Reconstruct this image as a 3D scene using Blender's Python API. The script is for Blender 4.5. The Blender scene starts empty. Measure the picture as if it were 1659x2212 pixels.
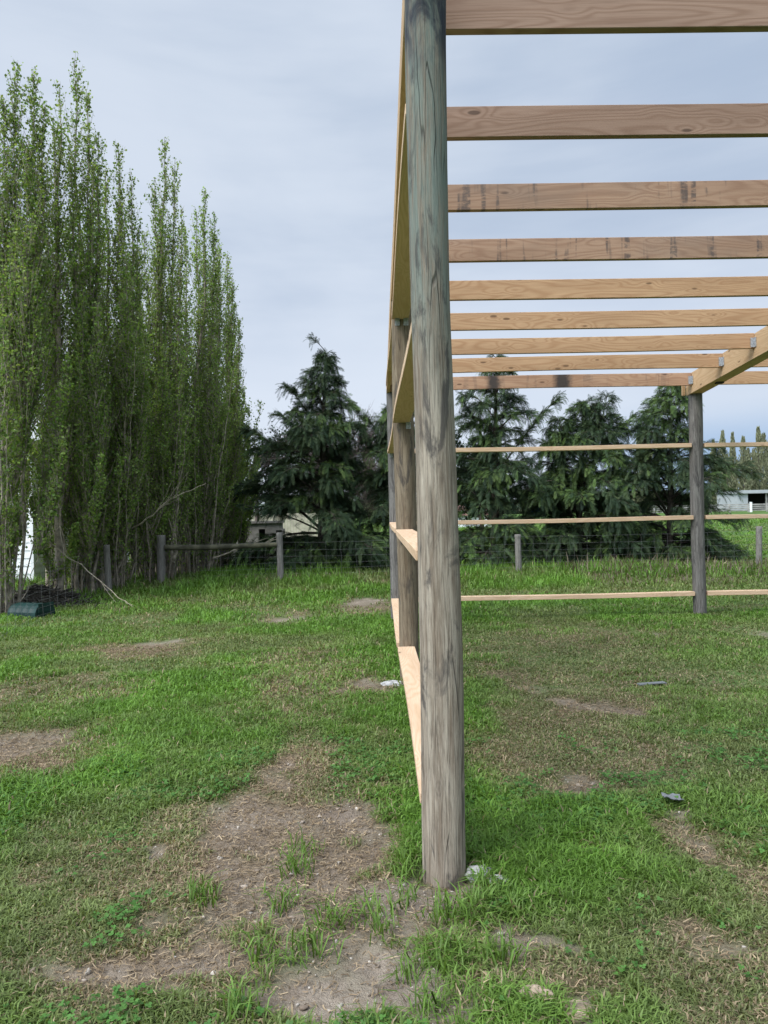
import bpy, bmesh, math, random
import numpy as np
from mathutils import Matrix, Vector
random.seed(7)
rng = np.random.default_rng(11)
sc = bpy.context.scene
col = sc.collection
R = math.radians

# ------------------------------------------------------------------ camera
# the photograph measured on a 1659 x 2212 grid, focal length FX of those units
FX, CX, CY, EYE = 1660.0, 829.5, 1106.0, 1.5
YAW, PITCH, ROLL = R(0.5), R(-0.15), R(1.2)
fwd = Vector((math.sin(YAW) * math.cos(PITCH), math.cos(YAW) * math.cos(PITCH), math.sin(PITCH)))
r0 = fwd.cross(Vector((0, 0, 1))).normalized()
u0 = r0.cross(fwd).normalized()
RT = r0 * math.cos(ROLL) - u0 * math.sin(ROLL)
UP = r0 * math.sin(ROLL) + u0 * math.cos(ROLL)
cam = bpy.data.cameras.new('camera')
cam.sensor_fit = 'VERTICAL'; cam.sensor_height = 24.0; cam.sensor_width = 18.0
cam.lens = 24.0 * FX / 2212.0
cam.clip_start = 0.05; cam.clip_end = 3000
co = bpy.data.objects.new('camera', cam); col.objects.link(co)
m = Matrix.Identity(4)
for i in range(3):
    m[i][0] = RT[i]; m[i][1] = UP[i]; m[i][2] = -fwd[i]
m[2][3] = EYE
co.matrix_world = m
sc.camera = co

def at(x, y, Y):
    d = fwd + RT * ((x - CX) / FX) - UP * ((y - CY) / FX)
    return Vector((0, 0, EYE)) + d * (Y / d.y)
def gnd(x, y):
    d = fwd + RT * ((x - CX) / FX) - UP * ((y - CY) / FX)
    p = d * (-EYE / d.z)
    return Vector((p.x, p.y, 0.0))

# ------------------------------------------------------------------ light
SUN_DIR = Vector((-0.46, -0.40, 0.79)).normalized()      # towards the sun
SUN_EL = math.asin(SUN_DIR.z); SUN_AZ = math.atan2(SUN_DIR.x, SUN_DIR.y)
world = bpy.data.worlds.new('World'); sc.world = world; world.use_nodes = True
nt = world.node_tree; nt.nodes.clear()
def N(t, typ, **kw):
    n = t.nodes.new(typ)
    for k, v in kw.items():
        if k.startswith('_'): n.inputs[int(k[1:])].default_value = v
        else: setattr(n, k, v)
    return n
def L(t, a, b): t.links.new(a, b)
def math_(t, op, a, b=None, c=None, clamp=False):
    n = t.nodes.new('ShaderNodeMath'); n.operation = op; n.use_clamp = clamp
    for i, v in enumerate((a, b, c)):
        if v is None: continue
        if isinstance(v, (int, float)): n.inputs[i].default_value = v
        else: t.links.new(v, n.inputs[i])
    return n.outputs[0]
def smooth(t, v, lo, hi, a=0.0, b=1.0):
    n = t.nodes.new('ShaderNodeMapRange'); n.interpolation_type = 'SMOOTHSTEP'; n.clamp = True
    for k, q in ((1, lo), (2, hi), (3, a), (4, b)): n.inputs[k].default_value = q
    t.links.new(v, n.inputs[0]); return n.outputs[0]
def mixc(t, f, a, b, mode='MIX'):
    n = t.nodes.new('ShaderNodeMix'); n.data_type = 'RGBA'; n.blend_type = mode
    for k, v in ((0, f), (6, a), (7, b)):
        if isinstance(v, (int, float)): n.inputs[k].default_value = v
        elif isinstance(v, tuple): n.inputs[k].default_value = (*v, 1.0) if len(v) == 3 else v
        else: t.links.new(v, n.inputs[k])
    return n.outputs[2]
def noise(t, vec, scale, detail=3.0, rough=0.5, dist=0.0):
    n = t.nodes.new('ShaderNodeTexNoise')
    n.inputs['Scale'].default_value = scale; n.inputs['Detail'].default_value = detail
    n.inputs['Roughness'].default_value = rough; n.inputs['Distortion'].default_value = dist
    if vec is not None: t.links.new(vec, n.inputs['Vector'])
    return n.outputs['Fac']
def mapped(t, vec, scale=(1, 1, 1), loc=(0, 0, 0)):
    n = t.nodes.new('ShaderNodeMapping'); n.inputs['Scale'].default_value = scale; n.inputs['Location'].default_value = loc
    t.links.new(vec, n.inputs['Vector']); return n.outputs[0]

geo = N(nt, 'ShaderNodeTexCoord').outputs['Generated']
sep = N(nt, 'ShaderNodeSeparateXYZ'); L(nt, geo, sep.inputs[0])
el = sep.outputs[2]
sky = N(nt, 'ShaderNodeTexSky'); sky.sky_type = 'NISHITA'; sky.sun_disc = False
sky.sun_elevation = SUN_EL; sky.sun_rotation = SUN_AZ; sky.air_density = 1.0; sky.dust_density = 0.6
bg1 = N(nt, 'ShaderNodeBackground'); bg1.inputs[1].default_value = 0.075; L(nt, sky.outputs[0], bg1.inputs[0])
cv = mapped(nt, geo, (1.0, 1.0, 3.2), (2.3, 0.4, 0.0))
c1 = noise(nt, cv, 1.7, 5, 0.5, 0.3)
c2 = noise(nt, mapped(nt, geo, (1.3, 1.3, 9.0), (0.2, 3.0, 1.0)), 2.2, 4, 0.55, 0.2)
cl = math_(nt, 'ADD', math_(nt, 'MULTIPLY', c1, 0.8), math_(nt, 'MULTIPLY', c2, 0.2))
cl = smooth(nt, cl, 0.33, 0.67)
ccol = mixc(nt, cl, (0.365, 0.44, 0.56), (0.55, 0.61, 0.70))
low = smooth(nt, el, 0.02, 0.42, 1.0, 0.0)                   # pale band above the horizon
ccol = mixc(nt, math_(nt, 'MULTIPLY', low, 0.62), ccol, (0.62, 0.67, 0.765))
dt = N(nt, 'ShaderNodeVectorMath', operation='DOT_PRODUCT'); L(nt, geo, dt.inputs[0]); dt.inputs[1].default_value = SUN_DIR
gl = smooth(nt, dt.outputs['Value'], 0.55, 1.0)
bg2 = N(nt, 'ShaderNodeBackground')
L(nt, math_(nt, 'ADD', 0.66, math_(nt, 'MULTIPLY', gl, 3.4)), bg2.inputs[1])   # cloud veil round the sun, brightened out of view to light the ground
# a strip of clear blue sky low on the right of the shed
clear = math_(nt, 'MULTIPLY', smooth(nt, el, 0.055, 0.13, 1.0, 0.0), smooth(nt, sep.outputs[0], 0.18, 0.40))
ccol = mixc(nt, math_(nt, 'MULTIPLY', clear, 0.8), ccol, (0.22, 0.36, 0.58))   # blue rain cloud
L(nt, ccol, bg2.inputs[0])
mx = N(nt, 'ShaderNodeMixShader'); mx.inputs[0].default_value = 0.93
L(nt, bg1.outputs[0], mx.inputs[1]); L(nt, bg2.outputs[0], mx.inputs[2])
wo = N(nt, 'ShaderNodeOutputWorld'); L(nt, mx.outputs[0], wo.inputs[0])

sl = bpy.data.lights.new('sun', 'SUN'); sl.energy = 1.5; sl.angle = R(22); sl.color = (1.0, 0.93, 0.83)
so = bpy.data.objects.new('sun', sl); col.objects.link(so)
so.rotation_euler = (-SUN_DIR).to_track_quat('-Z', 'Y').to_euler(); so.location = (-20, 0, 40)

sc.view_settings.view_transform = 'Standard'; sc.view_settings.look = 'None'
sc.view_settings.exposure = 0.95; sc.view_settings.gamma = 1.0

# ------------------------------------------------------------------ materials
def new_mat(name):
    ma = bpy.data.materials.new(name); ma.use_nodes = True
    t = ma.node_tree; t.nodes.clear()
    out = N(t, 'ShaderNodeOutputMaterial')
    p = N(t, 'ShaderNodeBsdfPrincipled'); L(t, p.outputs[0], out.inputs[0])
    p.inputs['Specular IOR Level'].default_value = 0.25
    return ma, t, p, out
def bump(t, p, h, strength=0.4, dist=0.01):
    b = N(t, 'ShaderNodeBump'); b.inputs['Strength'].default_value = strength; b.inputs['Distance'].default_value = dist
    L(t, h, b.inputs['Height']); L(t, b.outputs[0], p.inputs['Normal'])

def plain(name, c, rough=0.7, var=0.25, scale=8.0, metal=0.0):
    ma, t, p, o = new_mat(name)
    tc = N(t, 'ShaderNodeTexCoord').outputs['Object']
    f = noise(t, tc, scale, 5, 0.6)
    d = tuple(x * (1 - var) for x in c); e = tuple(min(1, x * (1 + var)) for x in c)
    L(t, mixc(t, smooth(t, f, 0.3, 0.7), d, e), p.inputs['Base Color'])
    p.inputs['Roughness'].default_value = rough; p.inputs['Metallic'].default_value = metal
    bump(t, p, f, 0.25, 0.006)
    return ma

def timber(name, light, dark, stain=0.0, blots=()):
    """sawn pine: object x runs along the board, y across its face"""
    ma, t, p, o = new_mat(name)
    tc = N(t, 'ShaderNodeTexCoord').outputs['Object']
    oi = N(t, 'ShaderNodeObjectInfo')
    cmb = N(t, 'ShaderNodeCombineXYZ')
    L(t, math_(t, 'MULTIPLY', oi.outputs['Random'], 53.0), cmb.inputs[0])
    L(t, math_(t, 'MULTIPLY', oi.outputs['Random'], 17.0), cmb.inputs[1])
    ad = N(t, 'ShaderNodeVectorMath', operation='ADD'); L(t, tc, ad.inputs[0]); L(t, cmb.outputs[0], ad.inputs[1])
    v = ad.outputs[0]
    vo = N(t, 'ShaderNodeTexVoronoi'); vo.inputs['Scale'].default_value = 1.0; vo.inputs['Randomness'].default_value = 1.0
    L(t, mapped(t, v, (2.9, 8.5, 8.5)), vo.inputs['Vector'])
    kd = vo.outputs['Distance']
    pull = smooth(t, kd, 0.0, 0.45, 1.0, 0.0)
    rings = noise(t, mapped(t, v, (0.75, 6.5, 6.5)), 1.0, 1.5, 0.4, 0.15)
    ph = math_(t, 'ADD', math_(t, 'MULTIPLY', rings, 95.0), math_(t, 'MULTIPLY', pull, 14.0))
    g = math_(t, 'MULTIPLY_ADD', math_(t, 'SINE', ph), 0.5, 0.5)
    g = math_(t, 'POWER', g, 1.8)
    fib = noise(t, mapped(t, v, (6.0, 260.0, 260.0)), 1.0, 3, 0.6)
    broad = noise(t, mapped(t, v, (0.8, 5.0, 5.0)), 1.3, 3)
    c = mixc(t, math_(t, 'MULTIPLY', g, 0.62), light, dark)
    c = mixc(t, smooth(t, broad, 0.35, 0.7, 0.0, 0.35), c, tuple(x * 0.72 for x in dark))
    c = mixc(t, smooth(t, fib, 0.35, 0.75, 0.0, 0.30), c, tuple(x * 0.6 for x in dark))
    knot = smooth(t, kd, 0.075, 0.125, 1.0, 0.0)
    c = mixc(t, math_(t, 'MULTIPLY', knot, 0.8), c, tuple(x * 0.33 for x in dark))
    if stain > 0:                                   # grey stripes left by the sticks of the drying stack
        sx = noise(t, mapped(t, v, (7.5, 0.6, 0.6)), 1.0, 3, 0.7)
        sy = noise(t, mapped(t, v, (9.0, 22.0, 22.0)), 1.0, 6, 0.8, 0.4)
        s = math_(t, 'MULTIPLY', smooth(t, sx, 0.53, 0.60), smooth(t, sy, 0.40, 0.54))
        c = mixc(t, math_(t, 'MULTIPLY', s, stain), c, (0.045, 0.042, 0.045))
        gs = noise(t, mapped(t, v, (0.6, 2, 2)), 2.0, 4)
        c = mixc(t, smooth(t, gs, 0.45, 0.75, 0, stain * 0.55), c, (0.16, 0.13, 0.11))
    sep = N(t, 'ShaderNodeSeparateXYZ'); L(t, tc, sep.inputs[0])
    for (bx, w, k) in blots:                        # black mould smudges
        n1 = noise(t, mapped(t, v, (5, 9, 9)), 1.0, 5, 0.7)
        dd = math_(t, 'ABSOLUTE', math_(t, 'SUBTRACT', sep.outputs[0], bx))
        f = math_(t, 'ADD', smooth(t, dd, 0.0, w, 0.75, 0.0), math_(t, 'MULTIPLY_ADD', n1, 0.9, -0.45))
        c = mixc(t, smooth(t, f, 0.22, 0.75, 0.0, k), c, (0.035, 0.03, 0.028))
    L(t, c, p.inputs['Base Color']); p.inputs['Roughness'].default_value = 0.75
    bump(t, p, math_(t, 'ADD', math_(t, 'MULTIPLY', fib, 0.6), math_(t, 'MULTIPLY', g, 0.3)), 0.35, 0.002)
    return ma

def pole(name, a, b, stain=(0.035, 0.032, 0.032), green=0.0, amt=0.75, low=0.42, dark_top=0.0):
    ma, t, p, o = new_mat(name)
    tc = N(t, 'ShaderNodeTexCoord').outputs['Object']
    sep = N(t, 'ShaderNodeSeparateXYZ'); L(t, tc, sep.inputs[0])
    s1 = noise(t, mapped(t, tc, (30, 30, 2.2)), 1.0, 8, 0.72, 0.5)
    s2 = noise(t, mapped(t, tc, (170, 170, 7.0)), 1.0, 6, 0.75, 0.3)
    s3 = noise(t, mapped(t, tc, (8, 8, 2.6)), 1.0, 8, 0.66, 0.7)
    c = mixc(t, smooth(t, s1, 0.30, 0.70), a, b)
    c = mixc(t, smooth(t, s2, 0.46, 0.66, 0, 0.7), c, tuple(x * 0.42 for x in a))
    c = mixc(t, smooth(t, s2, 0.45, 0.30, 0, 0.45), c, tuple(min(1, x * 1.55) for x in b))
    if green > 0:
        zf = smooth(t, sep.outputs[2], 1.7, 2.6, 0.0, green)
        c = mixc(t, math_(t, 'MULTIPLY', zf, smooth(t, s1, 0.3, 0.6)), c, (0.095, 0.14, 0.125))
    st = math_(t, 'MULTIPLY', smooth(t, s3, low + 0.12, low + 0.24), smooth(t, s1, 0.30, 0.52))
    c = mixc(t, math_(t, 'MULTIPLY', st, amt), c, stain)
    if dark_top > 0:
        zf = smooth(t, sep.outputs[2], 3.15, 3.45, 0.0, dark_top)
        c = mixc(t, math_(t, 'MULTIPLY', zf, smooth(t, s3, 0.35, 0.55)), c, (0.022, 0.026, 0.038))
    # drying cracks: thin, long, nearly upright
    w = N(t, 'ShaderNodeTexVoronoi'); w.feature = 'DISTANCE_TO_EDGE'; w.inputs['Scale'].default_value = 1.0
    dn = noise(t, mapped(t, tc, (5, 5, 3)), 1.0, 2)
    cmb = N(t, 'ShaderNodeCombineXYZ'); L(t, math_(t, 'MULTIPLY', dn, 0.7), cmb.inputs[0]); L(t, math_(t, 'MULTIPLY', sep.outputs[2], 0.35), cmb.inputs[1])
    ad = N(t, 'ShaderNodeVectorMath', operation='ADD'); L(t, mapped(t, tc, (24, 24, 0.32)), ad.inputs[0]); L(t, cmb.outputs[0], ad.inputs[1])
    L(t, ad.outputs[0], w.inputs['Vector'])
    ck = math_(t, 'MULTIPLY', smooth(t, w.outputs['Distance'], 0.0, 0.016, 1.0, 0.0), smooth(t, noise(t, mapped(t, tc, (9, 9, 2.2), (3, 1, 2)), 1.0, 3), 0.40, 0.52))
    c = mixc(t, math_(t, 'MULTIPLY', ck, 0.6), c, (0.018, 0.015, 0.013))
    # knots
    vk = N(t, 'ShaderNodeTexVoronoi'); vk.inputs['Scale'].default_value = 1.0
    L(t, mapped(t, tc, (6.0, 6.0, 2.6), (0.4, 0.3, 0.1)), vk.inputs['Vector'])
    kd = vk.outputs['Distance']
    kr = math_(t, 'MULTIPLY', smooth(t, kd, 0.03, 0.16, 1.0, 0.0), math_(t, 'MULTIPLY_ADD', math_(t, 'SINE', math_(t, 'MULTIPLY', kd, 150.0)), 0.4, 0.6))
    c = mixc(t, math_(t, 'MULTIPLY', kr, 0.55), c, (0.06, 0.048, 0.04))
    L(t, c, p.inputs['Base Color']); p.inputs['Roughness'].default_value = 0.85
    hh = math_(t, 'SUBTRACT', math_(t, 'ADD', math_(t, 'MULTIPLY', s1, 0.6), math_(t, 'MULTIPLY', s2, 0.4)), math_(t, 'MULTIPLY', ck, 0.8))
    bump(t, p, hh, 0.8, 0.008)
    return ma

def leafy(name, trans=0.35, rough=0.55, spec=0.25):
    ma, t, p, o = new_mat(name)
    at_ = N(t, 'ShaderNodeAttribute'); at_.attribute_name = 'Col'
    L(t, at_.outputs['Color'], p.inputs['Base Color'])
    p.inputs['Roughness'].default_value = rough; p.inputs['Specular IOR Level'].default_value = spec
    tr = N(t, 'ShaderNodeBsdfTranslucent')
    L(t, mixc(t, 1.0, at_.outputs['Color'], (1.15, 1.1, 0.6), 'MULTIPLY'), tr.inputs[0])
    mx = N(t, 'ShaderNodeMixShader'); mx.inputs[0].default_value = trans
    L(t, p.outputs[0], mx.inputs[1]); L(t, tr.outputs[0], mx.inputs[2]); L(t, mx.outputs[0], o.inputs[0])
    return ma

M = {}
M['purlin'] = timber('sawn_pine_brown', (0.48, 0.30, 0.168), (0.335, 0.18, 0.09))
M['purlin_stain'] = timber('sawn_pine_stained', (0.37, 0.235, 0.155), (0.25, 0.14, 0.088), stain=0.72)
M['purlin_blot'] = timber('sawn_pine_mould', (0.43, 0.265, 0.165), (0.30, 0.16, 0.095), stain=0.25, blots=((1.36, 0.20, 0.95), (2.28, 0.24, 0.95)))
M['girt'] = timber('sawn_pine_fresh', (0.63, 0.455, 0.305), (0.51, 0.34, 0.20))
M['purlin_darker'] = timber('sawn_pine_darker', (0.30, 0.195, 0.14), (0.20, 0.115, 0.075))  # darker pine tone for the two purlins nearest the viewer
M['rafter'] = timber('sawn_pine_rafter', (0.50, 0.345, 0.20), (0.40, 0.25, 0.13))
M['pole1'] = pole('weathered_pole', (0.17, 0.13, 0.093), (0.35, 0.305, 0.24), green=0.75, dark_top=0.95, amt=0.78, low=0.40)
M['pole2'] = pole('brown_weathered_pole', (0.13, 0.095, 0.06), (0.24, 0.195, 0.135), amt=0.75, low=.40)
M['pole3'] = pole('grey_weathered_pole', (0.10, 0.092, 0.084), (0.20, 0.19, 0.172), amt=0.7, low=.40)
M['fencepost'] = pole('fence_post_wood', (0.15, 0.14, 0.12), (0.25, 0.235, 0.21), amt=0.5)
M['darkwood'] = plain('old_dark_wood', (0.05, 0.045, 0.035), 0.9, 0.5, 6)
M['railwood'] = plain('mossy_rail_wood', (0.085, 0.08, 0.05), 0.9, 0.5, 5)
M['zinc'] = plain('galvanised_steel', (0.34, 0.35, 0.36), 0.6, 0.3, 60, 0.4)
M['hole'] = plain('bolt_hole_dark', (0.02, 0.02, 0.02), 0.9, 0.2, 30)
M['wire'] = plain('fence_wire', (0.16, 0.16, 0.155), 0.6, 0.3, 40, 0.3)
M['grass'] = leafy('grass_blades', 0.35, 0.5)
M['straw'] = leafy('dry_straw', 0.15, 0.8, 0.1)
M['leaf'] = leafy('poplar_leaves', 0.5, 0.5, 0.2)
M['needle'] = leafy('cypress_sprays', 0.18, 0.6, 0.15)
M['bark'] = plain('poplar_bark', (0.25, 0.215, 0.165), 0.9, 0.45, 9)
M['darkbark'] = plain('dark_bark', (0.055, 0.045, 0.035), 0.9, 0.5, 9)
M['twig'] = plain('bare_twigs', (0.11, 0.085, 0.075), 0.9, 0.35, 3)
M['palestick'] = plain('dead_pale_stick', (0.30, 0.26, 0.19), 0.85, 0.35, 14)
M['white'] = plain('white_paint', (0.80, 0.81, 0.80), 0.6, 0.06, 2)
M['roof'] = plain('grey_roof_iron', (0.35, 0.36, 0.36), 0.5, 0.1, 3)
M['whiteroof'] = plain('white_roof_iron', (0.80, 0.82, 0.83), 0.5, 0.06, 3)
M['blockwall'] = plain('grey_block_wall', (0.20, 0.19, 0.175), 0.95, 0.35, 2.2)
M['tan'] = plain('tan_boards', (0.36, 0.33, 0.25), 0.9, 0.2, 3)
M['black'] = plain('opening_shade', (0.012, 0.012, 0.012), 0.9, 0.2, 3)  # near-black colour standing in for the shade inside openings
M['green'] = plain('dark_green_paint', (0.010, 0.032, 0.028), 0.5, 0.25, 4)
M['shedwall'] = plain('pale_shed_iron', (0.36, 0.38, 0.39), 0.6, 0.08, 1)
M['greywood'] = plain('grey_yard_rails', (0.30, 0.29, 0.27), 0.9, 0.3, 1.5)
M['concrete'] = plain('pale_concrete', (0.33, 0.325, 0.315), 0.95, 0.4, 30)
M['stone'] = plain('tan_stone', (0.30, 0.235, 0.17), 0.95, 0.4, 16)
M['pink'] = plain('faded_red_roof', (0.30, 0.16, 0.14), 0.8, 0.2, 2)
M['blue'] = plain('blue_plastic', (0.03, 0.20, 0.65), 0.4, 0.1, 3)
M['plastic'] = plain('white_plastic', (0.16, 0.17, 0.175), 0.35, 0.12, 10)

# ------------------------------------------------------------------ object helpers
WM = {}
def link(o): col.objects.link(o); return o
def tag(o, label=None, cat=None, group=None, kind=None):
    if label: o['label'] = label
    if cat: o['category'] = cat
    if group: o['group'] = group
    if kind: o['kind'] = kind
    return o
def place(o, world, parent=None):
    WM[o.name] = world.copy()
    if parent is not None:
        o.parent = parent; o.matrix_parent_inverse = WM[parent.name].inverted()
    o.matrix_basis = world
def thing(name, loc, label, cat, group=None):
    o = link(bpy.data.objects.new(name, None)); o.empty_display_size = 0.2
    place(o, Matrix.Translation(Vector(loc)))
    return tag(o, label, cat, group)
def obj(name, me, mat, parent=None, world=None):
    o = link(bpy.data.objects.new(name, me))
    if mat is not None: me.materials.append(mat)
    place(o, world if world is not None else Matrix.Identity(4), parent)
    return o
def mesh_np(name, V, F, C=None, smooth_=False, extra=None):
    """V (n,3); F list of int arrays (m,k)"""
    me = bpy.data.meshes.new(name)
    V = np.asarray(V, dtype=np.float32)
    me.vertices.add(len(V)); me.vertices.foreach_set('co', V.ravel())
    loops = np.concatenate([f.ravel() for f in F]).astype(np.int32)
    tot = np.concatenate([np.full(len(f), f.shape[1], np.int32) for f in F])
    st = np.concatenate(([0], np.cumsum(tot)[:-1])).astype(np.int32)
    me.loops.add(len(loops)); me.loops.foreach_set('vertex_index', loops)
    me.polygons.add(len(tot)); me.polygons.foreach_set('loop_start', st); me.polygons.foreach_set('loop_total', tot)
    if smooth_: me.polygons.foreach_set('use_smooth', np.ones(len(tot), bool))
    if C is not None:
        a = me.attributes.new('Col', 'FLOAT_COLOR', 'POINT')
        a.data.foreach_set('color', np.concatenate([C, np.ones((len(C), 1))], 1).astype(np.float32).ravel())
    for k, v in (extra or {}).items():
        a = me.attributes.new(k, 'FLOAT', 'POINT'); a.data.foreach_set('value', np.asarray(v, np.float32))
    me.update(calc_edges=True); me.validate()
    return me
def tubes(P, Rr, sides=5):
    """P (M,K,3) polylines, Rr (M,K) radii -> V, F"""
    P = np.asarray(P, float); Rr = np.asarray(Rr, float)
    Mn, K, _ = P.shape
    T = np.gradient(P, axis=1); T /= np.linalg.norm(T, axis=2, keepdims=True) + 1e-9
    mean = P[:, -1] - P[:, 0]; mean /= np.linalg.norm(mean, axis=1, keepdims=True) + 1e-9
    ref = np.where(np.abs(mean[:, 2:3]) > 0.8, np.array([[1.0, 0.02, 0]]), np.array([[0, 0.02, 1.0]]))[:, None, :]
    A = np.cross(T, np.broadcast_to(ref, T.shape)); A /= np.linalg.norm(A, axis=2, keepdims=True) + 1e-9
    B = np.cross(T, A)
    th = np.arange(sides) * 2 * math.pi / sides
    V = P[:, :, None, :] + Rr[:, :, None, None] * (np.cos(th)[None, None, :, None] * A[:, :, None, :] + np.sin(th)[None, None, :, None] * B[:, :, None, :])
    idx = np.arange(Mn * K * sides).reshape(Mn, K, sides)
    a = idx[:, :-1, :]; b = np.roll(a, -1, axis=2); d = idx[:, 1:, :]; c = np.roll(d, -1, axis=2)
    F = np.stack([a, b, c, d], -1).reshape(-1, 4)
    return V.reshape(-1, 3), F
def cat_mesh(parts):
    Vs, Fs, o = [], {}, 0
    for V, F in parts:
        Vs.append(V)
        Fs.setdefault(F.shape[1], []).append(F + o); o += len(V)
    return np.concatenate(Vs), [np.concatenate(f) for f in Fs.values()]
def tube1(pts, rad, sides=8):
    return tubes(np.array([pts], float), np.array([rad], float), sides)

def bm_box(bm, lo, hi, mat=None):
    vs = [bm.verts.new((x, y, z)) for z in (lo[2], hi[2]) for y in (lo[1], hi[1]) for x in (lo[0], hi[0])]
    for f in ((0, 2, 3, 1), (4, 5, 7, 6), (0, 1, 5, 4), (2, 6, 7, 3), (0, 4, 6, 2), (1, 3, 7, 5)):
        bm.faces.new([vs[i] for i in f])
    return vs
def bm_mesh(bm, name, bev=0.0):
    if bev > 0:
        bmesh.ops.bevel(bm, geom=list(bm.edges), offset=bev, segments=1, affect='EDGES')
    bmesh.ops.recalc_face_normals(bm, faces=list(bm.faces))
    me = bpy.data.meshes.new(name); bm.to_mesh(me); bm.free(); return me
def boxes(name, L_, mat, parent=None, world=None, bev=0.0):
    bm = bmesh.new()
    for lo, hi in L_: bm_box(bm, lo, hi)
    return obj(name, bm_mesh(bm, name, bev), mat, parent, world)
def axes(o, x, y, z):
    mm = Matrix.Identity(4)
    for i in range(3): mm[i][0] = x[i]; mm[i][1] = y[i]; mm[i][2] = z[i]; mm[i][3] = o[i]
    return mm
def board(name, start, ax, ay, Ln, W, T, mat, parent, warp=0.006):
    """sawn board; local x along, y across the face, z thickness, slightly bowed"""
    ax = Vector(ax).normalized(); ay = Vector(ay).normalized(); az = ax.cross(ay)
    n = max(4, int(Ln / 0.25)); bm = bmesh.new(); s = random.uniform(0, 9); rings = []
    for i in range(n + 1):
        x = Ln * i / n; q = warp * math.sin(s + x * 1.1); w2 = warp * 0.7 * math.sin(s * 2 + x * 1.7)
        rings.append([bm.verts.new((x, y + q, z + w2)) for y, z in ((-W / 2, -T / 2), (W / 2, -T / 2), (W / 2, T / 2), (-W / 2, T / 2))])
    for a, b in zip(rings, rings[1:]):
        for k in range(4): bm.faces.new((a[k], a[(k + 1) % 4], b[(k + 1) % 4], b[k]))
    bm.faces.new(rings[0]); bm.faces.new(rings[-1][::-1])
    bmesh.ops.recalc_face_normals(bm, faces=list(bm.faces))
    long_e = [e for e in bm.edges if len(e.link_faces) == 2 and e.calc_face_angle(0) > 0.8]
    bmesh.ops.bevel(bm, geom=long_e, offset=0.0025, segments=1, affect='EDGES')
    return obj(name, bm_mesh(bm, name), mat, parent, axes(start, ax, ay, az))
def round_post(name, x, y, z0, z1, r, mat, parent, lean=(0, 0), wob=0.05, sides=28, taper=0.0, seed=0, lump=0.036):
    K = max(8, int((z1 - z0) / 0.06)); th = np.arange(sides) * 2 * math.pi / sides
    zz = np.linspace(z0, z1, K); rs = np.random.default_rng(seed)
    ph = rs.uniform(0, 6.28, 8); V = []
    for i, z in enumerate(zz):
        u = (z - z0) / (z1 - z0)
        rr = r * (1 - taper * u) * (1 + wob * 0.35 * math.sin(z * 1.9 + ph[0]) + lump * np.sin(th * 2 + z * 1.3 + ph[1]) + lump * 0.7 * np.sin(th * 3 - z * 2.3 + ph[2]) + lump * 0.4 * np.sin(th * 5 + z * 6 + ph[3]))
        cx = lean[0] * u + 0.006 * math.sin(z * 1.5 + ph[4]); cy = lean[1] * u
        V.append(np.stack([cx + rr * np.cos(th), cy + rr * np.sin(th), np.full(sides, z)], 1))
    V.append(np.stack([lean[0] + 0.9 * r * (1 - taper) * np.cos(th), lean[1] + 0.9 * r * (1 - taper) * np.sin(th), np.full(sides, z1 + 0.006)], 1)); K += 1
    idx = np.arange(K * sides).reshape(K, sides); a = idx[:-1]; b = np.roll(a, -1, 1); d = idx[1:]; c = np.roll(d, -1, 1)
    F = np.stack([a, b, c, d], -1).reshape(-1, 4)
    me = mesh_np(name, np.concatenate(V), [F, idx[-1:].copy()], smooth_=True)
    return obj(name, me, mat, parent, Matrix.Translation((x, y, 0)))

# ------------------------------------------------------------------ value noise on arrays
def vnoise(x, y, seed=0):
    xi = np.floor(x).astype(np.int64); yi = np.floor(y).astype(np.int64)
    fx = x - xi; fy = y - yi; fx = fx * fx * (3 - 2 * fx); fy = fy * fy * (3 - 2 * fy)
    def h(a, b):
        n = (a * 374761393 + b * 668265263 + seed * 974711) & 0xffffffff
        n = ((n ^ (n >> 13)) * 1274126177) & 0xffffffff
        return ((n ^ (n >> 16)) & 0xffff) / 65535.0
    return (h(xi, yi) * (1 - fx) + h(xi + 1, yi) * fx) * (1 - fy) + (h(xi, yi + 1) * (1 - fx) + h(xi + 1, yi + 1) * fx) * fy
def fbm(x, y, s, o=4, seed=0):
    v = 0; a = 0.5; t = 0
    for k in range(o):
        v = v + a * vnoise(x * s, y * s, seed + k * 7); t += a; a *= 0.55; s *= 2.07
    return v / t
def sstep(v, lo, hi):
    q = np.clip((v - lo) / (hi - lo), 0, 1); return q * q * (3 - 2 * q)

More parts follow.
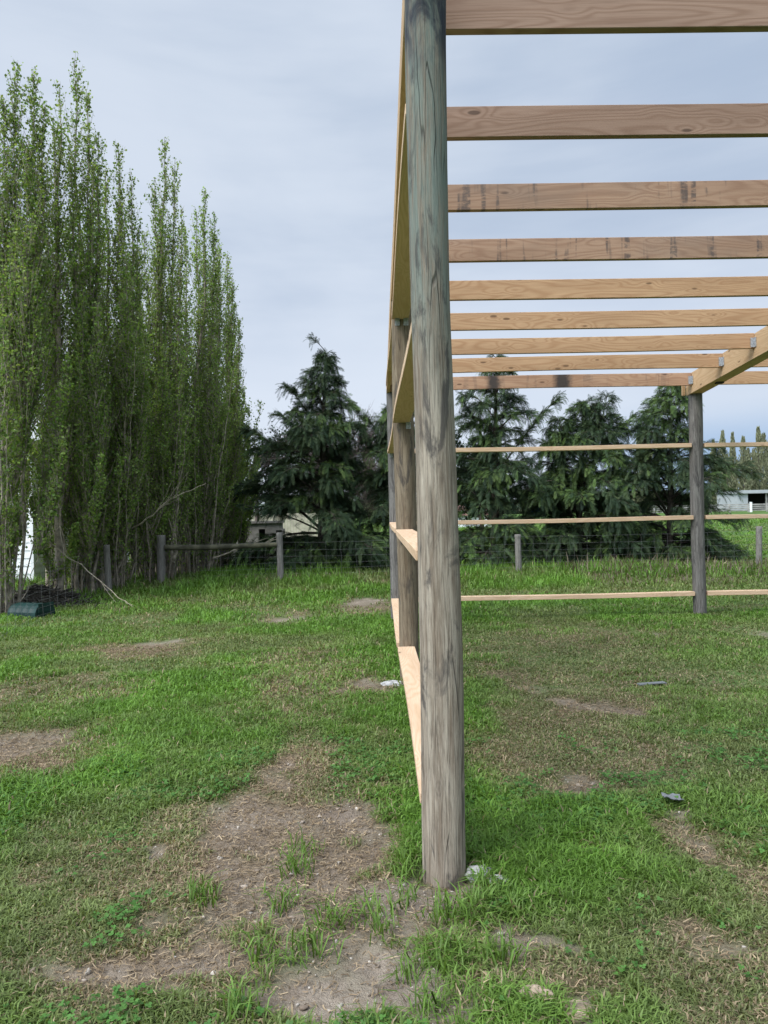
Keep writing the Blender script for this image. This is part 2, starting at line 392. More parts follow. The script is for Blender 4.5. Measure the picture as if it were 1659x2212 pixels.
# patches of the worn paddock: cx, cy, rx, ry on the measuring grid turned into ground ellipses
DIRT = [(860, 2140, 130, 100, 1.0), (660, 2190, 140, 60, .9), (560, 1800, 90, 45, .6), (700, 1790, 100, 60, .65), (640, 1900, 150, 70, .62), (520, 1960, 110, 60, .58), (420, 2060, 90, 45, .5), (760, 2190, 330, 80, .95), (640, 2130, 150, 90, .8), (220, 2095, 130, 50, .62), (360, 2185, 110, 35, .55), (470, 1850, 70, 35, .5), (920, 1925, 85, 32, 1.0), (450, 1930, 110, 50, .5), (930, 2110, 120, 70, .7),(770, 2110, 210, 120, 1.0), (830, 2200, 260, 70, 1.0), (880, 1955, 190, 62, .95), (1140, 2000, 85, 36, .95), (300, 1842, 40, 14, .9),
        (700, 1860, 90, 110, .6), (620, 1960, 110, 80, .55), (1320, 1812, 85, 22, .7), (1200, 2170, 110, 45, .85), (250, 2110, 90, 55, .55),
        (785, 1302, 48, 13, .8), (618, 1336, 36, 10, .7), (800, 1478, 48, 14, .8), (1290, 1525, 90, 14, .6), (1150, 1487, 55, 10, .6),
        (50, 1690, 60, 16, .6), (30, 1612, 110, 26, .55), (1510, 1805, 55, 25, .6), (620, 1672, 45, 32, .6), (1420, 1378, 25, 6, .7),
        (345, 1388, 50, 8, .6), (1640, 1372, 30, 10, .6), (1560, 2075, 80, 40, .55), (1230, 1700, 60, 12, .5), (560, 1745, 130, 30, .5), (650, 1305, 20, 5, .6)]
DRY = [(600, 1900, 330, 230, .95), (300, 2110, 280, 130, .95), (700, 1500, 190, 90, .55), (1230, 1620, 200, 110, .5), (600, 1790, 200, 120, 1.0), (500, 1920, 170, 110, .9), (640, 1670, 110, 60, .9), (420, 2040, 160, 90, .8), (250, 2100, 140, 80, .8),
       (350, 2195, 160, 60, .7), (120, 1915, 90, 35, .7), (40, 1630, 170, 75, .85), (100, 1500, 170, 45, .6), (300, 1405, 120, 22, .6),
       (700, 1545, 110, 40, .6), (740, 1450, 130, 45, .55), (600, 1335, 80, 22, .5), (800, 1310, 80, 22, .6), (1220, 1700, 150, 45, .75),
       (1290, 1530, 150, 35, .7), (1340, 1640, 180, 70, .5), (1510, 1810, 100, 50, .8), (1620, 1900, 70, 110, .8), (1570, 2060, 130, 80, .75),
       (1600, 2180, 110, 60, .7), (1200, 2160, 170, 70, .6), (760, 1960, 240, 150, .7), (1400, 1500, 260, 70, .35), (1150, 1480, 90, 25, .6),
       (1050, 1420, 160, 40, .3), (1350, 1380, 300, 40, .3), (640, 1430, 120, 30, .5), (300, 1835, 90, 35, .6), (430, 1745, 90, 35, .5), (850, 2000, 200, 80, .5), (380, 2010, 130, 70, .8), (1130, 1640, 150, 60, .5)]
def ellipses(Ls):
    out = []
    for cx, cy, rx, ry, k in Ls:
        c = gnd(cx, cy); n = gnd(cx, cy + ry); f = gnd(cx, cy - ry)
        out.append((c.x, (n.y + f.y) / 2, rx / FX * c.y, (f.y - n.y) / 2, k))
    return out
DIRT_W, DRY_W = ellipses(DIRT), ellipses(DRY)
def patch(x, y, E, seed):
    wx = x + (fbm(x, y, 2.2, 3, seed) - .5) * 0.55 + (fbm(x, y, 9, 3, seed + 3) - .5) * 0.2
    wy = y + (fbm(x, y, 2.2, 3, seed + 50) - .5) * 0.7 + (fbm(x, y, 9, 3, seed + 53) - .5) * 0.25
    v = np.zeros_like(x)
    for cx, cy, rx, ry, k in E:
        d = np.sqrt(((wx - cx) / rx) ** 2 + ((wy - cy) / ry) ** 2)
        v = np.maximum(v, k * (1 - sstep(d, 0.40, 1.40)))
    return v
def maps(x, y):
    di = patch(x, y, DIRT_W, 5); dr = patch(x, y, DRY_W, 31)
    br = fbm(x, y, 5.5, 3, 77)
    di = np.clip(di + (br - .5) * .9 * (di > .05), 0, 1)
    dr = np.clip(dr + (br - .5) * .7 * (dr > .05) + .25 * sstep(fbm(x, y, .9, 3, 8), .55, .75) * (y < 16), 0, 1)
    return di, dr
P1 = (0.241, 3.13)
def height(x, y, di=None):
    h = (fbm(x, y, .8, 3, 2) - .5) * .05 * sstep(y, 1, 3) + (fbm(x, y, 6, 3, 4) - .5) * .022 * (y < 40)
    d = np.sqrt((x - P1[0]) ** 2 + (y - P1[1]) ** 2)
    h = h * sstep(d, .1, .6) - .012 * (1 - sstep(d, .09, .14)) + .012 * sstep(d, .09, .14) * (1 - sstep(d, .15, .45))
    if di is not None:
        h = h + di * ((fbm(x, y, 20, 5, 9) - .5) * .05 - .012)
    return h
def zat(x, y):
    X = np.array([float(x)]); Y = np.array([float(y)]); return float(height(X, Y, maps(X, Y)[0])[0])

# ------------------------------------------------------------------ ground
def ladder(segs):
    out = [segs[0][0]]
    for a, b, st in segs:
        n = max(1, int(round((b - a) / st))); out += list(np.linspace(a, b, n + 1)[1:])
    return np.array(out)
xs = ladder([(-3, 3, .03), (3, 12, .09)]); xl = -ladder([(3, 9, .09)])[1:][::-1]
far = 12 * 1.28 ** np.arange(1, 20); xs = np.concatenate([-(9 * 1.28 ** np.arange(1, 20))[::-1], xl, xs, far])
ys = np.concatenate([-(8 * 1.5 ** np.arange(0, 10))[::-1], ladder([(-3, 1.4, .4), (1.4, 6, .028), (6, 22, .08)]), 22 * 1.17 ** np.arange(1, 26)])
GX, GY = np.meshgrid(xs, ys); gx, gy = GX.ravel(), GY.ravel()
gdi, gdr = maps(gx, gy)
gz = height(gx, gy, gdi)
gi = np.arange(len(gx)).reshape(GX.shape)
GF = np.stack([gi[:-1, :-1], gi[:-1, 1:], gi[1:, 1:], gi[1:, :-1]], -1).reshape(-1, 4)
ma, t, p, o_ = new_mat('paddock_ground')
tc = N(t, 'ShaderNodeTexCoord').outputs['Object']
aD = N(t, 'ShaderNodeAttribute'); aD.attribute_name = 'dirt'
aW = N(t, 'ShaderNodeAttribute'); aW.attribute_name = 'dry'
n1 = noise(t, tc, 3.0, 5, .6); n2 = noise(t, tc, 40.0, 5, .65); n3 = noise(t, tc, 160.0, 3, .6); n4 = noise(t, tc, .35, 4, .6)
gcol = mixc(t, smooth(t, n2, .3, .7), (0.040, 0.060, 0.018), (0.075, 0.11, 0.03))
gcol = mixc(t, smooth(t, n4, .35, .65), gcol, mixc(t, smooth(t, n1, .3, .7), (0.075, 0.16, 0.035), (0.10, 0.19, 0.05)))
dcol = mixc(t, smooth(t, n2, .3, .7), (0.115, 0.085, 0.055), (0.20, 0.15, 0.10))
scol = mixc(t, smooth(t, n1, .3, .7), (0.185, 0.148, 0.115), (0.305, 0.255, 0.20))
scol = mixc(t, smooth(t, n2, .42, .75, 0, .6), scol, (0.15, 0.115, 0.085))
scol = mixc(t, smooth(t, n3, .58, .72, 0, .6), scol, (0.42, 0.38, 0.32))
c = mixc(t, aW.outputs['Fac'], gcol, dcol); c = mixc(t, aD.outputs['Fac'], c, scol)
L(t, c, p.inputs['Base Color']); p.inputs['Roughness'].default_value = .95; p.inputs['Specular IOR Level'].default_value = .1
bump(t, p, math_(t, 'ADD', n2, math_(t, 'MULTIPLY', n3, .5)), .8, .02)
g = obj('ground', mesh_np('ground', np.stack([gx, gy, gz], 1), [GF], extra={'dirt': gdi, 'dry': gdr}, smooth_=True), ma)
g['kind'] = 'structure'

# ------------------------------------------------------------------ pole shed frame (left wall, far wall, purlins)
shed = thing('pole_shed_frame', (P1[0], P1[1], 0), 'unfinished pole shed frame of round posts, flat girts and sawn pine purlins', 'shed frame')
SL = 0.0753
def roof_z(y): return 3.07 + SL * (10.2 - y)             # underside of the purlins
YP = [10.2, 9.29, 8.50, 7.65, 6.79, 5.94, 5.08, 4.24, 3.395]
round_post('post', P1[0], P1[1], -.3, 3.80, .084, M['pole1'], shed, seed=3)['label'] = 'thick weathered grey post nearest the viewer with dark stained top'
round_post('post', .250, 6.75, -.3, 3.38, .088, M['pole2'], shed, seed=5)
round_post('post', .241, 10.33, -.3, 3.12, .085, M['pole3'], shed, seed=8)
round_post('post', 4.30, 10.28, -.3, 2.985, .086, M['pole3'], shed, seed=12)
round_post('post', 8.42, 10.28, -.3, 2.985, .086, M['pole3'], shed, seed=14)
GZ = [0.292, 1.310, 2.275, 3.17]
def plates(parent, x, y, z, n, w=.042):
    """galvanised angle lugs screwed to the near face of a post under a girt"""
    for k in range(n):
        bx = boxes('bracket', [((-w / 2, -.0025, -.052), (w / 2, .0025, 0)), ((-w / 2, -.045, -.0052), (w / 2, -.0026, -.0002))], M['zinc'], parent, Matrix.Translation((x + (k - (n - 1) / 2) * .075, y, z)), 0)
for k, z in enumerate(GZ):
    b = board('girt', (.229, P1[1] + .083, z), (0, 1, 0), (-1, 0, 0), 3.452, .148, .045, M['girt'], shed)
    if k >= 2: plates(b, .245 if k == 3 else .285, 6.75 - .094, z - .024, 2 if k == 3 else 1)
    b = board('girt', (.229, 6.84, z), (0, 1, 0), (-1, 0, 0), 3.40, .148, .045, M['girt'], shed)
    if k >= 2: plates(b, .20, 10.33 - .091, z - .024, 1)
for k, z in enumerate(GZ[:3]):
    board('girt', (.328, 10.27, z), (1, 0, 0), (0, 1, 0), 3.884, .13, .054, M['girt'], shed)
    board('girt', (4.388, 10.27, z), (1, 0, 0), (0, 1, 0), 3.944, .13, .054, M['girt'], shed)
# left rafter: a single board let into the outside of the posts
ra = Vector((0, -1, SL)).normalized()
st = Vector((.181, 10.52, roof_z(10.52) + .084))
board('rafter', st, ra, (0, SL, 1), 7.75, .168, .044, M['rafter'], shed, .002)
# middle rafter: deep pair bolted into one, on top of the right-hand post
st = Vector((4.29, 10.36, roof_z(10.36) + .165 - .135))
mr = board('rafter', st, ra, (0, SL, 1), 7.3, .27, .165, M['rafter'], shed, .002)
boxes('packer', [((4.166, 10.37, 2.965), (4.206, 10.41, 3.235))], M['rafter'], mr)
for k in range(3): boxes('bolt_block', [((4.27, 9.55 - k * 1.5, roof_z(9.55 - k * 1.5) - .125), (4.36, 9.62 - k * 1.5, roof_z(9.55 - k * 1.5) - .10))], M['darkwood'], mr)
pm = {0: 'purlin_blot', 5: 'purlin_stain', 6: 'purlin_stain', 4: 'purlin', 7: 'purlin_darker', 8: 'purlin_darker'}
for k, yb in enumerate(YP):
    z = roof_z(yb) + .084
    b = board('purlin', (.206, yb - .0225, z), (1, 0, 0), (0, 0, 1), 3.998, .168, .045, M[pm.get(k, 'purlin')], shed)
    if k < 4:
        bx = boxes('bracket', [((4.158, yb - .0505, z - .07), (4.2055, yb - .0475, z + .035)), ((4.196, yb - .085, z - .07), (4.204, yb - .0508, z + .035))], M['zinc'], b)
    if k < 4:
        board('purlin', (4.376, yb - .0225, z), (1, 0, 0), (0, 0, 1), 4.0, .168, .045, M[pm.get(k, 'purlin') if k else 'purlin'], shed)

# ------------------------------------------------------------------ paddock fence
fence = thing('wire_fence', (-4.6, 16.3, 0), 'post and wire netting fence across the paddock with a round stay rail', 'fence')
FP = [(-4.30, 8.0, .95, .06), (-4.85, 10.9, .95, .06), (-5.05, 14.4, .95, .06), (-4.60, 16.3, 1.06, .092), (-2.08, 16.4, 1.06, .070), (.5, 16.55, .92, .065), (3.07, 16.75, .90, .068), (8.55, 17.2, .95, .065), (13.5, 17.7, .95, .065)]
for i, (x, y, h, r) in enumerate(FP):
    if i in (0, 1, 5, 8): continue
    round_post('post', x, y, -.2, h, r, M['fencepost'], fence, seed=20 + i, lean=(.02 if i % 2 else -.015, 0), sides=14)
V, F = tube1([(-4.5, 16.27, .80), (-3.6, 16.3, .785), (-2.7, 16.33, .80), (-2.15, 16.36, .81)], [.060, .058, .054, .05], 12)
obj('stay_rail', mesh_np('stay_rail', V, [F], smooth_=True), M['railwood'], fence)
wl = []; wr = []
for (x0, y0, h0, _), (x1, y1, h1, _) in zip(FP, FP[1:]):
    off = -.07
    for z in (.10, .20, .31, .43, .56, .70, .86):
        tt = np.linspace(0, 1, 7); sag = -.02 * np.sin(tt * math.pi) * random.uniform(.3, 1.3)
        wl.append(np.stack([x0 + (x1 - x0) * tt, y0 + (y1 - y0) * tt + off, z + sag + .006 * np.sin(tt * 15 + z * 30)], 1)); wr.append(np.full(7, .0015))
    nn = int(math.hypot(x1 - x0, y1 - y0) / .3)
    for j in range(1, nn):
        q = j / nn; zz = np.linspace(.02, .84, 7)
        wl.append(np.stack([x0 + (x1 - x0) * q + .01 * np.sin(zz * 9 + j), np.full(7, y0 + (y1 - y0) * q + off), zz], 1)); wr.append(np.full(7, .0015))
V, F = tubes(wl, wr, 4)
obj('wire_netting', mesh_np('wire_netting', V, [F]), M['wire'], fence)

# second, older fence beyond the first tree
f2 = thing('rail_fence', (-2.6, 21.2, 0), 'old dark rail fence with a leaning stay behind the tall cypress', 'fence')
for i, x in enumerate((-2.72, .02)):
    round_post('post', x, 21.2, -.2, 1.0 if i == 0 else .78, .085, M['darkwood'], f2, seed=40 + i, sides=12)
for nm, a, b, r in (('rail', (-2.72, 21.1, .74), (.02, 21.1, .72), .06), ('stay', (-1.9, 21.05, .05), (-.02, 21.08, .60), .02)):
    V, F = tube1([a, tuple((p + q) / 2 for p, q in zip(a, b)), b], [r, r, r], 8)
    obj(nm, mesh_np(nm, V, [F], smooth_=True), M['darkwood'], f2)

# ------------------------------------------------------------------ leaves and trees
def jitter_col(n, cols, var=.22):
    cols = np.array(cols); k = rng.integers(0, len(cols), n)
    return np.clip(cols[k] * (1 + rng.normal(0, var, (n, 1))), .004, .6)
def unit(v): return v / (np.linalg.norm(v, axis=-1, keepdims=True) + 1e-9)
def leaf_quads(P, size, flat=.0):
    """pointed oval leaf at every point of P: four corners, random attitude"""
    n = len(P); d = unit(rng.normal(0, 1, (n, 3)) + np.array([0, 0, flat]))
    s = unit(np.cross(d, rng.normal(0, 1, (n, 3)))); sz = size * rng.uniform(.6, 1.3, (n, 1))
    V = np.stack([P, P + d * sz * .5 + s * sz * .42, P + d * sz, P + d * sz * .5 - s * sz * .42], 1)
    return V.reshape(-1, 3), np.arange(n * 4).reshape(n, 4)
def bez(a, b, c, n):
    t = np.linspace(0, 1, n)[:, None]; return (1 - t) ** 2 * a + 2 * t * (1 - t) * b + t * t * c
def along(P, t):
    k = P.shape[0] - 1; f = np.clip(t, 0, 1) * k; i = np.minimum(f.astype(int), k - 1); w = (f - i)[:, None]
    return P[i] * (1 - w) + P[i + 1] * w
POP = [(.165, .265, .055), (.20, .285, .068), (.12, .21, .05), (.235, .30, .10), (.17, .235, .075)]
def poplar(base, tips, label, seed, leaf=.050, dens=1.0, suckers=54, spread=.95, fill=15, thin=1.0, low=.12):
    global rng
    rng = np.random.default_rng(seed)
    base = np.array([base[0], base[1], zat(base[0], base[1])])
    t_ = thing('poplar_tree', base, label, 'tree', 'row of young poplars along the left fence')
    big, bigr, twP, twR, LP = [], [], [], [], []
    tips = list(tips); top = max(q[2] for q in tips)
    for q in range(fill):                                  # lower leaders that fill the body of the crown
        a = tips[rng.integers(0, len(tips))]; az = rng.uniform(0, 6.283); f = rng.uniform(.42, .84)
        tips.append((a[0] * .6 + base[0] * .4 + math.cos(az) * .62, a[1] + math.sin(az) * .95, a[2] * f))
    for q, tip in enumerate(tips):
        tip = np.array(tip); H = tip[2] - base[2]
        b0 = base + np.array([rng.normal(0, .22), rng.normal(0, .3), -.1])
        mid = np.array([b0[0] * .25 + tip[0] * .75, b0[1] * .25 + tip[1] * .75, base[2] + H * .42])
        P = bez(b0, mid, tip, 12); P[1:-1, :2] += rng.normal(0, .03, (10, 2))
        r = np.linspace(.055 if q else .085, .004, 12) * (H / 9) * thin
        big.append(P); bigr.append(r)
        n = int(190 * dens); t = rng.uniform(low, .985, n) ** .85
        o = along(P, t); az = rng.uniform(0, 2 * math.pi, n)
        ln = (1.6 * (1 - t) ** .7 + .14) * rng.uniform(.5, 1.15, n) * (.55 + .45 * sstep(t, .05, .35)) * (H / 9)
        tilt = rng.uniform(.22, .6, n)
        d = np.stack([np.cos(az) * np.sin(tilt), np.sin(az) * np.sin(tilt), np.cos(tilt)], 1)
        e1 = o + d * ln[:, None] * .5; e2 = o + d * ln[:, None] + np.array([0, 0, 1]) * ln[:, None] * .12
        e2[:, :2] -= d[:, :2] * ln[:, None] * .12
        tw = np.stack([o, e1, e2], 1); twP.append(tw)
        twR.append(np.stack([.009 * (1 - t) + .004, .006 * (1 - t) + .003, np.full(n, .002)], 1))
        nl = np.maximum(3, (ln * 23 * (.6 + .7 * sstep(t, .12, .45))).astype(int)); idx = np.repeat(np.arange(n), nl)
        s = rng.uniform(.05, 1.05, len(idx))[:, None]
        Lp = np.where(s < .5, tw[idx, 0] * (1 - 2 * s) + tw[idx, 1] * 2 * s, tw[idx, 1] * (2 - 2 * s) + tw[idx, 2] * (2 * s - 1))
        LP.append(Lp + rng.normal(0, .022, Lp.shape))
        tt = rng.uniform(.55, 1.0, int(160 * dens)); LP.append(along(P, tt) + rng.normal(0, .035, (len(tt), 3)))
    for q in range(suckers):                             # thin suckers fanning up from the foot
        az = rng.uniform(0, 2 * math.pi); rad = rng.uniform(.1, spread)
        h = rng.uniform(1.6, 5.2); b0 = base + np.array([math.cos(az) * rad * .6, math.sin(az) * rad, -.05])
        e = b0 + np.array([math.cos(az) * rad * rng.uniform(.3, 1.1), math.sin(az) * rad * .9, h])
        P = bez(b0, b0 * .35 + e * .65 + np.array([0, 0, .3]), e, 12); P[1:-1, :2] += rng.normal(0, .02, (10, 2))
        big.append(P); bigr.append(np.linspace(rng.uniform(.010, .022), .004, 12))
        n = int(46 * dens); t = rng.uniform(.06, 1, n); o = along(P, t); a2 = rng.uniform(0, 6.283, n)
        ln = rng.uniform(.08, .38, n); d = np.stack([np.cos(a2) * .55, np.sin(a2) * .55, np.full(n, .8)], 1)
        tw = np.stack([o, o + d * ln[:, None] * .5, o + d * ln[:, None]], 1)
        twP.append(tw); twR.append(np.full((n, 3), .0022) * np.array([1.3, 1, .5]))
        nl = (1 + ln * 24 * (.6 + .75 * sstep(o[:, 2], .4, 2.4))).astype(int); idx = np.repeat(np.arange(n), nl)
        s = rng.uniform(0, 1.05, len(idx))[:, None]; Lp = o[idx] + d[idx] * ln[idx][:, None] * s; LP.append(Lp + rng.normal(0, .018, Lp.shape))
    a = tubes(big, bigr, 6); b = tubes(np.concatenate(twP), np.concatenate(twR), 3)
    V, F = cat_mesh([a]); obj('trunk', mesh_np('trunk', V, F, smooth_=True), M['bark'], t_)
    V, F = cat_mesh([b]); obj('branches', mesh_np('branches', V, F), M['bark'], t_)
    LP = np.concatenate(LP)
    V, F = leaf_quads(LP, leaf, .1)
    C = jitter_col(len(LP), POP); C *= (.85 + .5 * vnoise(LP[:, 0] * 1.3 + LP[:, 1], LP[:, 2] * .9, seed))[:, None]
    obj('crown', mesh_np('crown', V, [F], np.repeat(C, 4, 0)), M['leaf'], t_)
    return t_
def T(Y, *pts):
    return [tuple(at(x, y, Y + random.uniform(-.35, .35))) for x, y in pts]
random.seed(5)
poplar((-6.0, 12.2), T(13.0, (8, 215), (-40, 190), (40, 140), (72, 155), (-15, 330), (98, 225), (60, 300)), 'tall poplar at the left end of the row, in front of the white weatherboard house', 101, suckers=16, spread=.6, fill=13, thin=.5, low=.30, dens=1.2)
poplar((-5.72, 14.5), T(14.2, (128, 188), (160, 128), (186, 195), (214, 285), (115, 250), (203, 350), (150, 330)), 'tallest poplar with a needle spire, second from the left in the row', 102, suckers=26, spread=.5)
poplar((-5.45, 15.6), T(15.6, (229, 350), (255, 310), (283, 372), (300, 485), (212, 420), (262, 420)), 'poplar with forked top behind the leaning fence post, third from the left', 103)
poplar((-4.95, 17.2), T(17.2, (355, 296), (334, 385), (378, 340), (392, 450), (312, 500), (345, 450)), 'slender spired poplar behind the thick fence post with the rail', 104)
poplar((-4.50, 18.7), T(18.7, (445, 410), (425, 455), (464, 458), (398, 490), (478, 530), (440, 540)), 'poplar behind the left end of the stay rail, third from the right in the row', 105)
poplar((-4.35, 20.2), T(20.2, (470, 532), (491, 548), (503, 600), (455, 570), (519, 690), (505, 660)), 'shorter poplar, second from the right in the row', 106)
poplar((-4.5, 21.8), T(21.8, (524, 832), (512, 765), (537, 884), (495, 715), (516, 930), (500, 820)), 'lowest poplar at the right end of the row, beside the tall cypress', 107, suckers=24, spread=.5)

CYP = [(.032, .056, .026), (.042, .069, .031), (.024, .044, .024), (.055, .082, .034)]
CYPN = [(.095, .155, .042), (.11, .165, .05), (.075, .13, .04)]
def frond_template():
    V, F = [], []; n = 7
    def quad(p, d, w):
        d = np.array(d); s = np.array([-d[1], d[0], 0]) / np.linalg.norm(d) * w; i = len(V); p = np.array(p)
        V.extend([p, p + d * .45 + s, p + d, p + d * .45 - s]); F.append([i, i + 1, i + 2, i + 3])
    for k in range(n):
        u = (k + .3) / n; ll = (.30 * math.sin(math.pi * min(1, u * .9 + .16)) + .05)
        for s in (1, -1):
            quad((u, 0, 0), (ll * 1.0, s * ll * .55, .02 * s), .019)
    quad((.0, 0, 0), (.6, 0, 0), .016); quad((.55, 0, 0), (.5, 0, 0), .018)
    return np.array(V, float), np.array(F)
FT, FF = frond_template()
def fronds(O, D, S, Ln, droop):
    """feathery sprays: origin, direction, sideways, length, droop"""
    n = len(O); D = unit(D); S = unit(S - D * np.sum(S * D, 1, keepdims=True)); W = np.cross(D, S)
    x = FT[None, :, 0:1]; y = FT[None, :, 1:2]; z = FT[None, :, 2:3]
    V = O[:, None] + Ln[:, None, None] * (D[:, None] * x + S[:, None] * y + W[:, None] * z)
    V[:, :, 2] -= (Ln[:, None] * droop[:, None]) * (FT[None, :, 0] ** 2 + .8 * np.abs(FT[None, :, 1]))
    F = FF[None] + (np.arange(n) * len(FT))[:, None, None]
    return V.reshape(-1, 3), F.reshape(-1, 4)
def cypress(base, stems, label, seed, Rad, nb=150, power=.8, side=(1, 1), low=.02, limbs=(), fl=.235, lean_tip=None, group=None, name='cypress_tree'):
    """stems: list of tip points; limbs: (start height, end point) long single boughs"""
    global rng
    rng = np.random.default_rng(seed)
    base = np.array([base[0], base[1], zat(base[0], base[1])])
    t_ = thing(name, base, label, 'tree', group)
    tr, trr, brP, brR, fo = [], [], [], [], []
    def spray(P, nf, lf, t0):
        t = rng.uniform(t0, 1.0, nf); o = along(P, t); tan = unit(along(P, np.minimum(t + .08, 1)) - along(P, np.maximum(t - .08, 0)))
        sg = np.where(rng.uniform(0, 1, nf) < .5, 1, -1)[:, None]
        up = np.array([[0, 0, 1.0]]); sd = unit(np.cross(tan, up) + 1e-6)
        w = rng.uniform(.12, .85, (nf, 1)) * (1 - .6 * (t[:, None] > .9))
        D = unit(tan * 1.1 + sd * sg * w + rng.normal(0, .26, (nf, 3)) + up * rng.uniform(-.3, .4, (nf, 1)))
        fo.append((o, D, sd + rng.normal(0, .8, (nf, 3)), lf * rng.uniform(.5, 1.5, nf) * (1.05 - .3 * t), rng.uniform(.0, .5, nf)))
        fo.append((P[-1:], unit(P[-1:] - P[-2:-1] + [[0, 0, -.03]]), sd[:1], np.array([lf * 1.1]), np.array([.5])))
    def bough(P, r, nf, lf, t0=.12):
        brP.append(P); brR.append(np.linspace(r, .003, len(P)))
        ln = np.linalg.norm(P[-1] - P[0]); spray(P, nf, lf, t0)
        for q in range(int(2 + ln * 7)):
            t = rng.uniform(.25, .97); o = along(P, np.array([t]))[0]; tan = unit(along(P, np.array([min(1, t + .1)]))[0] - along(P, np.array([t - .1]))[0])
            sd = unit(np.cross(tan, [0, 0, 1.0]) + 1e-6) * (1 if q % 2 else -1); l2 = (.34 * ln * (1.15 - t) + .12) * rng.uniform(.6, 1.4)
            d = unit(tan + sd * rng.uniform(.35, .95) + np.array([0, 0, rng.uniform(-.25, .5)])); e = o + d * l2 + np.array([0, 0, -.30 * l2 * rng.uniform(0, 1)])
            B = bez(o, o + d * l2 * .55 + np.array([0, 0, .05]), e, 7); brP.append(B); brR.append(np.linspace(.006, .002, 7)); spray(B, int(5 + l2 * 26), lf * .95, .1)
    for si, tip in enumerate(stems):
        tip = np.array(tip); H = tip[2] - base[2]; b0 = base + np.array([0, 0, -.15])
        P = bez(b0, (b0 * .4 + tip * .6) + np.array([0, 0, H * .12]), tip, 14)
        tr.append(P); trr.append(np.linspace(.11 if si == 0 else .06, .006, 14) * H / 5)
        n = nb if si == 0 else int(nb * .55)
        us = low + (1 - low) * np.linspace(0, .985, n) ** 1.05; nw = 15 if si == 0 else 10; us = np.clip(us * .25 + .75 * np.round(us * nw) / nw + rng.normal(0, .008, n), low, .99); az0 = rng.uniform(0, 6)
        for k, u in enumerate(us):
            az = az0 + k * 2.39996 + rng.normal(0, .3); o = along(P, np.array([u]))[0]
            rr = Rad * max(.0, 1 - u) ** power * rng.choice([.4, .6, .8, 1.0, 1.15, 1.45]) * (.6 if si else 1) + .07
            c, s = math.cos(az), math.sin(az)
            rr *= side[1] if c > 0 else side[0]
            rise = rng.uniform(.05, .75) * (1 if u > .15 else .35); end = o + np.array([c * rr, s * rr, rr * (rise - .24)])
            end[2] = max(end[2], base[2] + .12)
            mid = o + np.array([c * rr * .55, s * rr * .55, rr * rise * 1.0])
            B = bez(o, mid, end, 7); bough(B, .010 + .012 * rr, int(8 + rr * 18), fl * (.75 + .35 * (1 - u)))
        if si == 0 and lean_tip is not None:
            B = bez(tip, tip * .5 + np.array(lean_tip) * .5 + np.array([0, 0, .12]), np.array(lean_tip), 7); brP.append(B); brR.append(np.linspace(.012, .003, 7)); bough(B, .01, 9, .16, .3)
    for z, e in limbs:
        o = base + np.array([0, 0, z]); e = np.array(e)
        B = bez(o, o * .45 + e * .55 + np.array([0, 0, .25]), e, 9); bough(B, .025, 60, .22, .2)
    V, F = cat_mesh([tubes(tr, trr, 8)]); obj('trunk', mesh_np('trunk', V, F, smooth_=True), M['darkbark'], t_)
    a = [tubes([p for p in brP if len(p) == k], [r for r in brR if len(r) == k], 4) for k in (7, 9) if any(len(p) == k for p in brP)]
    V, F = cat_mesh(a); obj('branches', mesh_np('branches', V, F), M['darkbark'], t_)
    O, D, S, Ln, dr = [np.concatenate([f[i] for f in fo]) for i in range(5)]
    V, F = fronds(O, D, S, Ln, dr)
    C = jitter_col(len(O), CYP, .2); new = (rng.uniform(0, 1, len(O)) < .55) & (vnoise(O[:, 0] * 2.2 + O[:, 1], O[:, 2] * 2.2, seed) > .60)
    C[new] = jitter_col(int(new.sum()), CYPN, .15)
    obj('crown', mesh_np('crown', V, [F], np.repeat(C, len(FT), 0)), M['needle'], t_)
    return t_
A3 = lambda x, y, Y: tuple(at(x, y, Y))
cg = 'cypress trees along the far side of the fence'
cypress((-1.45, 19.5), [A3(703, 760, 19.5)], 'tall dark conical cypress left of the shed, its bare tip bent over', 201, 2.0, nb=185, power=1.3, lean_tip=A3(668, 730, 19.4),
        limbs=[(2.3, A3(525, 925, 19.0)), (1.0, A3(530, 1098, 18.6)), (3.55, A3(612, 830, 19.3)), (2.9, A3(598, 895, 19.2)), (1.5, A3(515, 1045, 19.2))], group=cg)
cypress((.55, 19.8), [A3(868, 850, 19.8)], 'cypress half hidden behind the left wall posts', 202, 1.45, nb=120, limbs=[(2.5, A3(790, 900, 19.4)), (1.9, A3(792, 950, 19.4))], group=cg)
cypress((2.95, 19.4), [A3(1072, 770, 19.4)], 'tall cypress right of the near post with one long bough leaning right', 203, 1.6, nb=135, power=.95,
        limbs=[(2.2, A3(1205, 862, 19.2)), (2.6, A3(1000, 868, 19.3))], group=cg)
cypress((5.05, 19.5), [A3(1268, 868, 19.6), A3(1312, 855, 19.4), A3(1205, 905, 19.5)], 'bushy many-topped cypress in the middle of the far wall opening', 204, 1.75, nb=115, power=.8,
        limbs=[(2.3, A3(1370, 905, 19.3)), (1.6, A3(1180, 960, 19.3))], group=cg)
cypress((7.45, 19.6), [A3(1452, 820, 19.6)], 'narrow topped cypress beside the right post, low boughs over the field', 205, 1.8, nb=150, power=1.05,
        limbs=[(.9, A3(1605, 1120, 19.2)), (.5, A3(1600, 1190, 19.2)), (1.4, A3(1585, 1060, 19.4))], group=cg)

